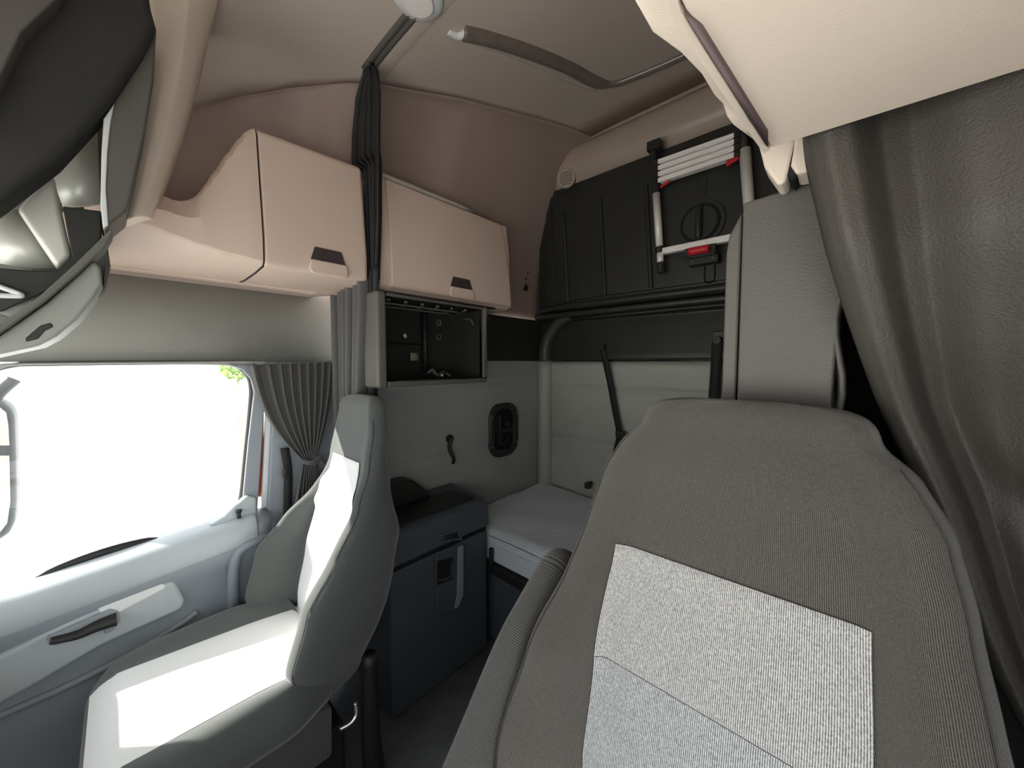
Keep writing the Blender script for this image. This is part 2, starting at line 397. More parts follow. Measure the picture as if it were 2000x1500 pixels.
# red painted jamb, pale seal and pillar panel
bm = nb(); prism(bm, dp([(513, 800), (522, 800), (508, 968), (488, 968), (495, 900)], XD - .02), (.02, 0, 0)); o = struct('trim_9', bm, 'redpaint')
bm = nb(); prism(bm, dp([(518, 712), (532, 712), (518, 1065), (503, 1070)], XD - .01), (.03, 0, 0)); struct('trim_10', bm, 'pale', bevel=.004)
bm = nb(); prism(bm, dp([(530, 712), (660, 712), (660, 1420), (470, 1420), (512, 1060)], XD - .01), (.05, 0, 0)); struct('trim_11', bm, 'door', bevel=.006)
bm = nb(); box(bm, (XD - .05, .395, 0), (XD - .035, .78, 1.36)); struct('trim_12', bm, 'door')
bm = nb(); prism(bm, dp([(440, 1110), (452, 1078), (470, 1060), (560, 1050), (560, 1420), (445, 1420)], XD + .02), (.02, 0, 0)); struct('trim_13', bm, 'door', bevel=.006)
# right-hand door, mirrored, beyond the frame: lets daylight in as in the real cab
XR = mx(XD)
bm = nb(); box(bm, (XR, -.8, 0), (XR + .05, .70, .76)); struct('wall_right_lower', bm, 'door')
bm = nb(); box(bm, (XR, -.8, 1.40), (XR + .05, .70, 1.68)); struct('wall_right_header', bm, 'grey')
bm = nb(); box(bm, (.33, .34, 0), (.36, .90, 1.70)); box(bm, (XR, .33, .76), (.36, .36, 1.40)); struct('wall_right_pillar', bm, 'door')
bm = nb(); box(bm, (.11, .87, 0), (XR + .05, .90, 1.70)); struct('trim_14', bm, 'dark')
bm = nb(); box(bm, (-.02, 1.02, 0), (.12, 1.06, 1.70)); struct('gap_shade', bm, 'blackvoid')  # added black block: shade of the gap between tower and wall

# ---- grab handle on the pillar
g = thing('grab_handle', 'curved grey grab handle on the passenger door pillar beside the seat', 'handle', P(460, 1200, x=-1.62))
bm = nb(); tube(bm, [P(456, 1200, x=-1.60), P(455, 1130, x=-1.585), P(462, 1085, x=-1.575), P(480, 1066, x=-1.57), P(505, 1055, x=-1.57), P(535, 1040, x=-1.585), P(548, 1028, x=-1.60)], .017, 14)
link('grip', bm, 'door', g)
# ---- seat belt on pillar
g = thing('seat_belt', 'black seat belt with anchor bracket running down the door pillar', 'seat belt', P(556, 1000, x=-1.6))
bm = nb(); strap(bm, [P(556, 875, x=-1.60), P(563, 925, x=-1.60), P(561, 1010, x=-1.60), P(560, 1080, x=-1.60)], .03, (0, 1, 0)); link('webbing', bm, 'web', g)
bm = nb(); tube(bm, [P(562, 912, x=-1.592), P(556, 922, x=-1.585), P(560, 935, x=-1.59)], .009, 8); link('anchor_bracket', bm, 'dark', g)

# ================================================================ OVERHEAD CABINETS
def notch_handle(parent, c, w_, h_, x, bl='beige'):
    """recessed finger pull: dark pocket with a beige lip, on a face looking +X"""
    y, z = c
    bm = nb(); prism(bm, [(x, y - w_ * .34, z + h_ * .5), (x, y + w_ * .34, z + h_ * .5), (x, y + w_ * .45, z), (x, y - w_ * .45, z)], (.004, 0, 0))
    p = link('handle_pocket', bm, 'beige_dk', parent, bevel=.003)
    bm = nb(); prism(bm, [(x, y - w_ * .45, z), (x, y + w_ * .45, z), (x, y + w_ * .5, z - h_ * .25), (x, y + w_ * .5, z - h_ * .42), (x, y + w_ * .42, z - h_ * .54), (x, y - w_ * .42, z - h_ * .54), (x, y - w_ * .5, z - h_ * .42), (x, y - w_ * .5, z - h_ * .25)], (.011, 0, 0))
    link('handle_lip', bm, bl, parent, bevel=.006, seg=3)
XF = -1.30; YE = .655
g = thing('overhead_cabinet', 'beige overhead cabinet above the passenger window with sloping front end and one door', 'cabinet', (-1.62, .3, 1.64))
# body: sections along y; profile in x-z: wall -> underside -> kick facet -> front -> top
ztop = [(-.02, 1.72)] + [(q.y, q.z) for q in (P(a, b, x=-1.345) for a, b in ((322, 373), (338, 382), (355, 386), (372, 384), (385, 377), (400, 358), (420, 330), (445, 296), (466, 268), (480, 253), (494, 248), (522, 258)))] + [(.66, 2.065)]
ridge = [(-.02, 1.725)] + [(q.y, q.z) for q in (P(a, b, x=-1.315) for a, b in ((300, 440), (340, 458), (390, 478), (450, 498), (530, 519)))] + [(.66, 1.652)]
xfr = [(-.02, -1.38), (.05, -1.345), (.12, -1.325), (.2, -1.31), (.3, -1.30), (.66, -1.30)]
def cab_section(y, m_=False):
    zt = lerp_tab(ztop, y); xf = lerp_tab(xfr, y); h = zt - 1.63
    low = lerp_tab(ridge, y)
    zt = max(zt, low + .04)
    return [(-1.63, 1.635), (-1.55, 1.632), (xf - .10, 1.636 + (low - 1.65) * .35), (xf - .012, low - .006), (xf - .002, low + .004), (xf, low + .02), (xf + .002, low + min(.075, (zt - low) * .5)), (xf - .028, zt - .025), (xf - .04, zt - .006), (xf - .06, zt), (-1.55, zt - .0), (-1.63, zt - .0)]
rows = []
for i in range(41):
    y = -.02 + (.328 + .02) * i / 40
    rows.append([(a, y, b) for a, b in cab_section(y)])
link('cabinet_body', loft(nb(), rows, closed=True, caps=True), 'beige', g, bevel=.003)
rows = [[(a - .012, y, b) for a, b in cab_section(y)] for y in (.326, .336)]
link('door_gap', loft(nb(), rows, closed=True, caps=True), 'beige_dk', g)
rows = []
for y in (.334, .40, .50, .60, .645, .655):
    sec = cab_section(y); sh = 0 if y < .65 else .008
    rows.append([(a - sh if a > -1.5 else a, y, b) for a, b in sec])
dr = link('cabinet_door', loft(nb(), rows, closed=True, caps=True), 'beige', g, bevel=.006, seg=3)
c0 = P(641, 513, x=XF); notch_handle(dr, (c0.y, c0.z), .125, .085, XF + .0025)
bm = nb(); box(bm, (-1.64, .0, 1.628), (-1.60, .652, 1.646)); link('wall_flange', bm, 'beige', g, bevel=.004)
# end shoulder below the beige column
bm = nb(); prism(bm, [P(212, 520, x=-1.62), P(205, 485, x=-1.5), P(225, 455, x=-1.42), P(262, 430, x=-1.36), P(330, 470, x=-1.36), P(330, 535, x=-1.62)], (0, .03, 0)); bm.free()
rows = []
for i in range(9):
    t = i / 8; y = -.10 + .10 * t
    xf = -1.50 + .13 * math.sin(t * math.pi / 2)
    rows.append([(-1.63, y, 1.636), (xf - .06, y, 1.636), (xf - .01, y, 1.66), (xf, y, 1.69), (xf - .01, y, 1.72 ), (-1.63, y, 1.72)])
link('front_shoulder', loft(nb(), rows, closed=True, caps=True), 'beige', g, bevel=.01, seg=3)

g = thing('overhead_cabinet', 'beige flap-door overhead cabinet in the sleeper, above the empty black box', 'cabinet', (-1.50, 1.05, 1.63))
X2 = -1.29; Y0 = .70; Y1 = 1.44
sec = [(-1.52, 1.615), (X2 - .09, 1.612), (X2 - .03, 1.625), (X2 - .012, 1.645), (X2 - .012, 1.70), (X2 - .02, 1.90), (X2 - .04, 2.05), (X2 - .06, 2.058), (-1.52, 2.06)]
bm = nb(); loft(bm, [[(a, y, b) for a, b in sec] for y in (Y0, Y0 + .035, Y1 - .02)], closed=True, caps=True)
link('cabinet_body', bm, 'beige', g, bevel=.006, seg=3)
sec2 = [(X2 - .03, 1.632), (X2 - .004, 1.640), (X2, 1.66), (X2 + .001, 1.74), (X2 - .008, 1.90), (X2 - .03, 2.045), (X2 - .045, 2.052), (X2 - .05, 1.9)]
rows = []
for y, s_ in ((Y0 + .04, 0), (Y0 + .06, 0), (1.1, 0), (Y1 - .03, 0), (Y1, .02)):
    rows.append([(a - s_, y - (.045 * (b - 1.63) / .42 if y > 1.3 else 0), b) for a, b in sec2])
dr = link('cabinet_door', loft(nb(), rows, closed=True, caps=True), 'beige', g, bevel=.008, seg=4)
c0 = P(901, 563, x=X2); notch_handle(dr, (c0.y, c0.z), .14, .088, X2 + .0005)
bm = nb(); box(bm, (X2 - .045, Y0 + .07, 1.618), (X2 - .02, Y1 - .12, 1.622)); link('lower_slot', bm, 'beige_dk', g)
bm = nb(); tube(bm, [(-1.345, Y0 + .02, 2.066), (-1.345, 1.2, 2.066)], .010, 10); link('hinge_rod', bm, 'ceil', g)

# ---- driver side cabinet, seen from beneath
g = thing('overhead_cabinet', 'large brightly lit beige overhead cabinet seen from beneath at the upper right, with long slot pull', 'cabinet', (.1, .3, 1.65))
ZU = 1.645
e = [P(1505, 290, z=ZU), P(1480, 250, z=ZU), P(1342, 30, z=ZU), P(1300, -60, z=ZU)]
far = P(2000, 140, z=ZU)
poly = [e[0], e[1], e[2], e[3], Vector((-.11, .05, ZU)), Vector((-.10, -.15, ZU)), Vector((.27, -.15, ZU)), Vector((.27, far.y, ZU))]
bm = nb(); prism(bm, [(p.x, p.y, p.z) for p in poly], (0, 0, .38)); link('cabinet_body', bm, 'beige_lit', g, bevel=.003)
# door: outer shell standing proud of the body, with stepped lower edge
out = [(1200, -90), (1240, 0), (1264, 42), (1275, 62), (1330, 112), (1370, 152), (1396, 186), (1412, 202), (1420, 230), (1432, 254), (1450, 272), (1482, 298), (1500, 300)]
inn = [(1296, -70), (1318, -20), (1330, 24), (1338, 34), (1368, 84), (1398, 132), (1428, 178), (1444, 204), (1452, 216), (1462, 234), (1474, 250), (1492, 278), (1503, 292)]
rows = []
for (a, b), (c, d) in zip(out, inn):
    i_ = P(c, d, z=ZU - .001); o_ = P(a, b, y=i_.y - .0)
    o_.z = min(max(o_.z, 1.645), 1.72)
    rows.append([i_, i_ + Vector((-.006, 0, -.003)), i_.lerp(o_, .6) + Vector((0, 0, -.002)), o_ + Vector((.004, 0, -.002)), o_, o_ + Vector((0, 0, .05)), o_ + Vector((.01, 0, .30)), i_ + Vector((0, 0, .33))])
dr = link('cabinet_door', loft(nb(), rows, closed=True, caps=True), 'beige_lit', g, bevel=.003)
sl = [(1340, 32), (1372, 58), (1500, 262), (1500, 288)]
bm = nb(); prism(bm, [P(a, b, z=ZU - .0045) for a, b in sl], (0, 0, .006)); link('slot_pull', bm, mat('slot shadow lining', (.12, .085, .085), .6), g)
g = thing('overhead_cabinet', 'small end of a beige cabinet resting above the grey wardrobe tower', 'cabinet', (.0, .78, 1.66))
def yy(l, y): return [P(a, b, y=y) for a, b in l]
bm = nb(); prism(bm, yy([(1472, 250), (1486, 300), (1492, 325), (1506, 345), (1518, 362), (1535, 355), (1550, 288), (1560, 250)], .735), (0, .055, 0)); link('cabinet_body', bm, 'beige_lit', g, bevel=.006, seg=3)
bm = nb(); prism(bm, yy([(1556, 250), (1544, 322), (1556, 340), (1640, 320), (1640, 250)], .73), (0, .055, 0)); link('cabinet_door', bm, 'beige_lit', g, bevel=.005, seg=3)
bm = nb(); prism(bm, yy([(1545, 285), (1535, 340), (1548, 352), (1560, 338), (1556, 285)], .738), (0, .05, 0)); link('door_gap', bm, 'blackvoid', g)

# ================================================================ EMPTY BOX UNDER THE CABINET
g = thing('storage_box', 'empty open black box with grey frame beneath the sleeper cabinet', 'box', (-1.5, .93, 1.265))
bx0, bx1, by0, by1, bz0, bz1 = -1.50, -1.25, .665, 1.19, 1.265, 1.605
bm = nb()
t_ = .012
box(bm, (bx0, by0, bz0), (bx1 - .01, by1, bz0 + t_)); box(bm, (bx0, by0, bz1 - t_), (bx1 - .01, by1, bz1))
box(bm, (bx0, by0, bz0 + t_), (bx1 - .01, by0 + t_, bz1 - t_)); box(bm, (bx0, by1 - t_, bz0 + t_), (bx1 - .01, by1, bz1 - t_))
box(bm, (bx0, by0 + t_, bz0 + t_), (bx0 + t_, by1 - t_, bz1 - t_))
link('housing', bm, 'bunk', g, smooth=False)
bm = nb(); box(bm, (bx1 - .10, by0 - .012, bz0 - .008), (bx1 + .006, by0 + .028, bz1 + .004)); link('side_frame', bm, 'midgrey', g, bevel=.012, seg=4)
bm = nb(); box(bm, (bx1 - .03, by0 + .03, bz0 - .006), (bx1 + .004, by1 + .008, bz0 + .016)); box(bm, (bx1 - .03, by1 - .012, bz0 + .016), (bx1 + .004, by1 + .008, bz1)); box(bm, (bx1 - .03, by0 + .03, bz1 - .012), (bx1 + .004, by1 - .012, bz1)); link('front_frame', bm, 'towerm', g, bevel=.004)
bm = nb()
for k in range(6):
    y = by0 + .05 + k * .075; strap(bm, [(-1.27, y, bz1 - .02), (-1.37, y + .05, bz1 - .022), (-1.47, y + .07, bz1 - .02)], .016, (0, 1, 0), .003)
strap(bm, [(-1.33, by0 + .03, bz1 - .025), (-1.33, by1 - .05, bz1 - .025)], .012, (1, 0, 0), .003); strap(bm, [(-1.41, by0 + .03, bz1 - .025), (-1.41, by1 - .05, bz1 - .025)], .012, (1, 0, 0), .003)
link('ceiling_lattice', bm, 'towerm', g)
bm = nb(); box(bm, (-1.475, by0 + .03, 1.43), (-1.465, .99, 1.436)); box(bm, (-1.475, .99, 1.30), (-1.44, 1.0, 1.60)); link('divider_rib', bm, 'dark', g)
bm = nb(); box(bm, (-1.465, .925, 1.36), (-1.455, .965, 1.395)); link('pale_sticker', bm, 'cardb', g)
c0 = P(791, 656, x=-1.483); bm = nb(); prism(bm, [c0 + Vector((0, -.010, .003)), c0 + Vector((0, 0.001, .013)), c0 + Vector((0, .011, -.001)), c0 + Vector((0, .001, -.012))], (.002, 0, 0)); link('white_sticker', bm, 'white', g)
bm = nb(); tube(bm, [P(835, 729, x=-1.38), P(845, 722, x=-1.37), P(855, 733, x=-1.36), P(866, 726, x=-1.38), P(880, 735, x=-1.36)], .005, 8); tube(bm, [P(838, 722, x=-1.40), P(850, 730, x=-1.37), P(872, 728, x=-1.37)], .004, 8); link('loose_wiring', bm, 'towerm', g)
c0 = P(862, 733, x=-1.34); bm = nb(); cyl(bm, c0, c0 + Vector((.008, 0, 0)), .0055); link('wire_tip', bm, 'white', g)
bm = nb(); c0 = P(944, 718, x=-1.27); box(bm, c0 - Vector((.01, .004, .016)), c0 + Vector((0, .0, .016))); link('metal_latch', bm, 'pale', g)
for a, b in ((920, 625), (952, 618)):
    c0 = P(a, b, x=-1.30); link('wire_hook', tube(nb(), [c0 - Vector((.05, -.004, -.01)), c0, c0 + Vector((0, .012, -.022))], .0035, 8), 'towerm', g)
for a, b in ((857, 658), (857, 630)):
    c0 = P(a, b, x=-1.44); link('fixing_ring', tube(nb(), [c0 + Vector((0, .012 * math.cos(k), .012 * math.sin(k))) for k in [i * math.pi / 4 for i in range(9)]], .003, 6), 'towerm', g)

# ================================================================ BASE CABINET
XB = -1.215
g = thing('base_cabinet', 'blue-black floor cabinet with lid and latch between passenger seat and bed', 'cabinet', (-1.36, .92, 0))
bm = nb(); box(bm, (-1.49, .67, .0), (XB, 1.165, .572)); link('cabinet_body', bm, 'bluedark', g, bevel=.012, seg=3)
bm = nb()
prism(bm, [(-1.49, .665, .588), (XB - .005, .665, .588), (XB + .012, .665, .60), (XB + .002, .665, .70), (XB - .03, .665, .722), (-1.49, .665, .735)], (0, .505, 0))
ld = link('cabinet_lid', bm, 'bluedark', g, bevel=.014, seg=4)
bm = nb(); prism(bm, [(-1.49, .70, .73), (-1.49, 1.0, .73), (-1.49, .95, .78), (-1.49, .89, .835), (-1.49, .72, .845)], (.10, 0, 0)); link('rear_hump', bm, 'dark', ld, bevel=.02, seg=4)
bm = nb(); box(bm, (-1.47, .72, .725), (-1.25, 1.12, .731)); link('lid_tray', bm, 'dark', ld, bevel=.002)
bm = nb(); box(bm, (-1.48, .675, .572), (XB - .006, 1.16, .589)); link('lid_gap', bm, 'blackvoid', g)
c = dp([(854, 1060), (862, 1042), (896, 1034), (902, 1054)], XB + .008)
bm = nb(); prism(bm, c, (.006, 0, 0)); link('lid_pull', bm, 'bluedark', ld, bevel=.003)
c = dp([(858, 1056), (865, 1046), (893, 1039), (897, 1050)], XB + .0142)
bm = nb(); prism(bm, c, (.001, 0, 0)); link('pull_recess', bm, 'dark', ld)
pl = dp([(850, 1078), (905, 1060), (904, 1165), (895, 1190), (850, 1203)], XB + .001)
bm = nb(); prism(bm, pl, (.008, 0, 0)); lt = link('latch_plate', bm, 'bluedark', g, bevel=.004)
bm = nb(); prism(bm, dp([(893, 1068), (904, 1064), (904, 1162), (893, 1186), (886, 1188), (892, 1160)], XB + .0105), (.005, 0, 0)); link('plate_edge', bm, 'door', lt, bevel=.002)
bm = nb(); prism(bm, dp([(853, 1096), (884, 1088), (883, 1131), (853, 1143)], XB + .0095), (.003, 0, 0)); link('latch_opening', bm, 'blackvoid', lt, bevel=.002)
bm = nb(); tube(bm, dp([(856, 1134), (880, 1126), (881, 1098)], XB + .014), .0025, 8); link('latch_bar', bm, 'towerm', lt)

# ================================================================ BED
g = thing('mattress', 'light grey-blue mattress on the lower bunk behind the seats', 'mattress', (-.7, 1.6, .40))
def matt_outline(ins=0):
    o = []
    y0 = 1.185 + ins; x0 = -1.495 + ins; x1 = .09 - ins; y1 = 1.93 - ins
    o += [(x0, y1), (x0, y0 + .03)]
    for k in range(7):
        a = math.pi + k / 6 * math.pi / 2; o.append((x0 + .05 + .05 * math.cos(a), y0 + .05 + .05 * math.sin(a)))
    o += [(-1.2, y0), (-.9, y0), (-.4, y0), (x1, y0), (x1, y1), (-.4, y1), (-1.0, y1)]
    return o
def wob(x, y): return .004 * math.sin(x * 7 + y * 3) + .003 * math.sin(y * 19 - x * 11)
rows = []
for ins, z in ((.02, .405), (0, .42), (0, .535)): rows.append([(x, y, z) for x, y in matt_outline(ins)])
bm = loft(nb(), rows, closed=True, caps=True); sd_ = link('mattress_body', bm, 'mattress_side', g, bevel=.006)
n1, n2 = 60, 30; rows = []
for i in range(n2 + 1):
    y = 1.185 + .745 * i / n2; r = []
    for j in range(n1 + 1):
        x = -1.495 + 1.585 * j / n1
        e = min((y - 1.185) / .05, (1.93 - y) / .05, (x + 1.495) / .04, 1)
        xx = x
        if x < -1.44 and y < 1.235: 
            xx = max(x, -1.445 - math.sqrt(max(0, .0025 - (1.235 - y) ** 2)))
        r.append((xx, y, .536 + .024 * math.sqrt(max(0, 1 - (1 - e) ** 2)) + wob(x, y)))
    rows.append(r)
link('top_cover', loft(nb(), rows), 'mattress', g, sub=1)
bm = nb(); tube(bm, [(-1.48, 1.185, .532), (-.9, 1.181, .532), (.08, 1.185, .532)], .005, 8, n=10); tube(bm, [(-1.48, 1.183, .50), (-.9, 1.181, .50), (.08, 1.185, .50)], .003, 8, n=10); link('piping', bm, 'mattress', g)
g = thing('bed_base', 'blue-black moulded bunk base under the mattress', 'bunk base', (-.7, 1.6, 0))
bm = nb(); box(bm, (-1.49, 1.21, 0), (.09, 1.95, .40)); link('base_box', bm, 'bluedark', g, bevel=.01)
bm = nb(); prism(bm, [(-1.19, 1.205, .02), (-1.19, 1.205, .33), (-1.17, 1.205, .36), (-1.12, 1.205, .37), (-1.08, 1.205, .345), (-.6, 1.205, .345), (-.6, 1.205, .02)], (0, -.02, 0)); link('front_panel', bm, 'bluedark', g, bevel=.008, seg=3)
bm = nb(); box(bm, (-1.21, 1.17, .36), (.09, 1.21, .405)); link('front_lip', bm, 'dark', g, bevel=.006)
tag(link('bunk_stop', box(nb(), (-1.205, 1.16, .41), (-1.185, 1.18, .49)), 'dark', None, bevel=.006), 'small black upright stop by the mattress corner beside the floor cabinet', 'bracket')

# ================================================================ UPPER BUNK
YB = 1.86
g = thing('upper_bunk', 'folded-up black upper bunk panel filling the top of the back wall', 'bunk', (-.68, YB, 1.65))
ou = []
x0, x1, z0, z1 = -1.465, .08, 1.66, 2.385
for cx_, cz_, a0 in ((x0 + .05, z1 - .05, 90), (x0 + .02, z0 + .02, 180), (x1 - .02, z0 + .02, 270), (x1 - .05, z1 - .05, 0)):
    rr = .05 if cz_ > 2 else .02
    for k in range(6):
        a = math.radians(a0 + k * 18) ; ou.append((cx_ + rr * math.cos(a), YB, cz_ + rr * math.sin(a)))
bm = nb(); prism(bm, ou, (0, .07, 0)); link('shell', bm, 'bunk', g, bevel=.012, seg=3)
bm = nb(); prism(bm, [(x0 + .06, YB - .010, z0 + .055), (x0 + .06, YB - .010, z1 - .06), (x0 + .09, YB - .010, z1 - .035), (x1 - .05, YB - .010, z1 - .035), (x1 - .05, YB - .010, z0 + .055)], (0, .02, 0)); pn = link('face_panel', bm, 'bunk', g, bevel=.008, seg=3)
bm = nb(); tube(bm, [(x0 + .03, YB - .005, z0 + .022), (x1, YB - .005, z0 + .022)], .02, 14); link('lower_lip', bm, 'bunk', g)
for px, pa, pb in ((1100, 415, 590), (1172, 388, 578), (1262, 365, 562)):
    a = P(px, pa, y=YB - .012); b = P(px + 10, pb, y=YB - .012)
    bm = nb(); tube(bm, [a, a.lerp(b, .05), a.lerp(b, .5), a.lerp(b, .95), b], lambda t: .012 if .03 < t < .97 else .006, 12, flat=1); link('pressed_rib', bm, 'bunk', pn)
a = P(1076, 405, y=YB - .012); b = P(1084, 600, y=YB - .012); bm = nb(); tube(bm, [a, b], .004, 8); link('edge_bead', bm, 'bunk', pn)
a = P(1071, 470, y=YB - .004); bm = nb(); box(bm, a - Vector((.015, .012, .05)), a + Vector((.015, .0, .05))); link('hinge_clip', bm, 'dark', g, bevel=.003)
# round turn-latch
c = P(1368, 436, y=YB - .012); lr = .092
bm = nb(); cyl(bm, c + Vector((0, .004, 0)), c - Vector((0, .008, 0)), lr * 1.12, 48)
lt = link('latch_bezel', bm, 'bunk', g, bevel=.003)
bm = nb(); pts = [c + Vector((lr * .86 * math.cos(k * math.pi / 16), -.010, lr * .86 * math.sin(k * math.pi / 16))) for k in range(33)]
tube(bm, pts, .006, 8, n=1, smoothpath=False); link('groove_ring', bm, 'blackvoid', lt)
bm = nb(); cyl(bm, c - Vector((0, .008, 0)), c - Vector((0, .014, 0)), lr * .80, 48); link('latch_disc', bm, 'bunk', lt, bevel=.003)
bm = nb(); tube(bm, [c + Vector((0, -.022, .065)), c + Vector((0, -.030, .03)), c + Vector((0, -.030, -.03)), c + Vector((0, -.024, -.07))], .014, 14); link('turn_grip', bm, 'bunk', lt)
a = P(1369, 368, y=YB - .012); bm = nb(); box(bm, a - Vector((.028, .003, .045)), a + Vector((.022, 0, .05))); link('recessed_strip', bm, 'dark', g, bevel=.002)
c2 = P(1386, 540, y=YB - .012); bm = nb(); tube(bm, [c2 + Vector((-.02, 0, .06)), c2 + Vector((-.02, 0, -.01)), c2 + Vector((-.01, 0, -.026)), c2 + Vector((.01, 0, -.026)), c2 + Vector((.02, 0, -.01)), c2 + Vector((.02, 0, .06))], .0035, 8); link('moulded_loop', bm, 'blackvoid', g)
# dark rail just under the bunk
g = thing('bunk_rail', 'thin black rail running under the folded upper bunk', 'rail', (-.7, 1.87, 1.60))
bm = nb(); tube(bm, [(-1.2, 1.845, 1.606), (.08, 1.845, 1.606)], .009, 10); link('rail_bar', bm, 'dark', g)
for x in (-1.15, -.7, -.2): link('rail_mount', box(nb(), (x - .01, 1.845, 1.60), (x + .01, 1.90, 1.61)), 'dark', g)

# ================================================================ LADDER
YL = YB - .055
g = thing('telescopic_ladder', 'aluminium telescopic ladder hung on the black upper bunk', 'ladder', P(1290, 520, y=YL))
TL0 = P(1291, 524, y=YL); TL1 = P(1276, 292, y=YL); TR1 = P(1452, 258, y=YL); TR0 = Vector((TR1.x + (TL0.x - TL1.x), YL, TL0.z - .01))
dl = (TL1 - TL0)
bm = nb(); cyl(bm, TL0 + dl * .17, TL0 + dl * .63, .017); link('side_tube', bm, 'alu', g)
bm = nb(); cyl(bm, TL0 + dl * .03, TL0 + dl * .14, .0155); link('side_tube', bm, 'alu', g)
bm = nb(); cyl(bm, TL0 + dl * .62, TL1, .017); box(bm, TL1 - Vector((.022, .028, .012)), TL1 + Vector((.04, .02, .03))); link('top_cap', bm, 'dark', g, bevel=.003)
bm = nb(); cyl(bm, TL0 - dl * .04, TL0 + dl * .05, .018); link('foot_cap', bm, 'dark', g, bevel=.003)
bm = nb(); cyl(bm, TL0 + dl * .13, TL0 + dl * .18, .021); link('joint_collar', bm, 'dark', g, bevel=.003)
dr_ = (TR1 - TR0)
bm = nb(); cyl(bm, TR0, TR0 + dr_ * .86, .021); link('side_tube', bm, 'alu', g)
bm = nb(); cyl(bm, TR0 + dr_ * .86, TR1 + Vector((0, 0, .02)), .017); link('top_cap', bm, 'dark', g)
for k in range(4):
    l0 = P(1285, 316 + k * 12.2, y=YL - .012); r0 = P(1434, 264 + k * 12.8, y=YL - .012)
    bm = nb(); d_ = (r0 - l0); up = Vector((0, 0, 1))
    pts = [l0 + up * .013, l0 + up * .012 + Vector((0, -.004, 0)), l0 + up * .002 + Vector((0, -.004, 0)), l0, l0 - up * .002 + Vector((0, -.004, 0)), l0 - up * .012 + Vector((0, -.004, 0)), l0 - up * .013, l0 - up * .013 + Vector((0, .03, 0)), l0 + up * .013 + Vector((0, .03, 0))]
    pts = [q + up * (-.0025 if (q - l0).z > .005 else .0025 if (q - l0).z < -.005 else 0) for q in pts]
    prism(bm, pts, d_); link('rung', bm, 'rung', g, bevel=.002)
    for q, s_ in ((l0, -1), (r0, 1)): link('rung_collar', cyl(nb(), q + Vector((.012 * s_, .014, -.012)), q + Vector((.012 * s_, .014, .012)), .021, 16), 'dark', g, bevel=.002)
l0 = P(1293, 490, y=YL - .012); r0 = P(1440, 458, y=YL - .012); r0.z = l0.z
bm = nb(); pts = [l0 + Vector((0, 0, .014)), l0 + Vector((0, -.004, .004)), l0 + Vector((0, 0, 0)), l0 - Vector((0, .004, .004)), l0 - Vector((0, 0, .014)), l0 + Vector((0, .03, -.014)), l0 + Vector((0, .03, .014))]
prism(bm, pts, (TR1.x - l0.x - .02, 0, 0)); link('rung', bm, 'rung', g, bevel=.002)
for a, b, s in ((1298, 357, 1), (1430, 313, -1)):
    c = P(a, b, y=YL - .02); bm = nb(); prism(bm, [c + Vector((-.022, 0, -.008 * s)), c + Vector((.022, 0, .010)), c + Vector((.022, 0, -.003)), c + Vector((-.022, 0, -.018))], (0, .012, 0)); link('release_button', bm, 'red', g, bevel=.003)
g = thing('ladder_clip', 'black ladder clip with red bar below the round latch', 'clip', P(1366, 500, y=YB))
c = P(1366, 490, y=YL - .03)
bm = nb(); box(bm, c + Vector((-.062, .002, -.024)), c + Vector((.062, .02, .022))); link('clip_body', bm, 'dark', g, bevel=.003)
bm = nb(); tube(bm, [c + Vector((-.042, -.006, .002)), c + Vector((.042, -.006, .002))], .017, 14, flat=1); link('red_bar', bm, 'red', g)
bm = nb(); tube(bm, [c + Vector((-.075, 0, -.014)), c + Vector((.07, 0, -.014))], .004, 8); link('hinge_pin', bm, 'dark', g)
bm = nb(); box(bm, c + Vector((-.052, .02, -.052)), c + Vector((.07, .072, -.018))); link('mount_plate', bm, 'dark', g, bevel=.003)
for s in (-.035, .05): link('plate_screw', cyl(nb(), c + Vector((s, .02, -.036)), c + Vector((s, .016, -.036)), .007, 12), 'towerm', g)

# ================================================================ WARDROBE TOWER
g = thing('wardrobe_tower', 'tall grained grey wardrobe tower behind the driver seat', 'wardrobe', (-.08, .95, 0))
YT = .80
xl = P(1450, 600, y=YT).x; xr_ = P(1634, 600, y=YT).x
bm = nb(); prism(bm, [(xl, YT, .02), P(1451, 396, y=YT), P(1600, 349, y=YT), (xr_ + .01, YT, 1.655), (xr_, YT, 1.3), (xr_ + .006, YT, .9), (xr_ + .006, YT, .02)], (0, .25, 0))
link('tower_body', bm, 'towerm', g, bevel=.005, seg=3)
xs = P(1413, 600, y=YT).x; xs2 = P(1441, 600, y=YT).x
bm = nb(); prism(bm, [(xs, YT + .005, .02), (xs, YT + .005, 1.56), (xs + .004, YT + .005, 1.59), (xs + .014, YT + .005, 1.61), (xs2, YT + .005, 1.63), (xs2, YT + .005, .02)], (0, .24, 0)); link('edge_pad', bm, 'midgrey', g, bevel=.012, seg=4)
bm = nb(); box(bm, (xs2, YT + .03, .02), (xl, YT + .2, 1.60)); link('door_gap', bm, 'blackvoid', g)
bm = nb(); rows = []
for i in range(20):
    z = .95 + .6 * i / 19; xx = xr_ + .004 + .006 * math.sin(z * 30) + .02 * max(0, (1.35 - z))
    rows.append([(xx - .004, YT + .01, z), (xx + .002, YT - .004, z), (xx + .006, YT + .01, z)])
loft(bm, rows); link('torn_edge_strip', bm, 'towerm', g, solid=.002)

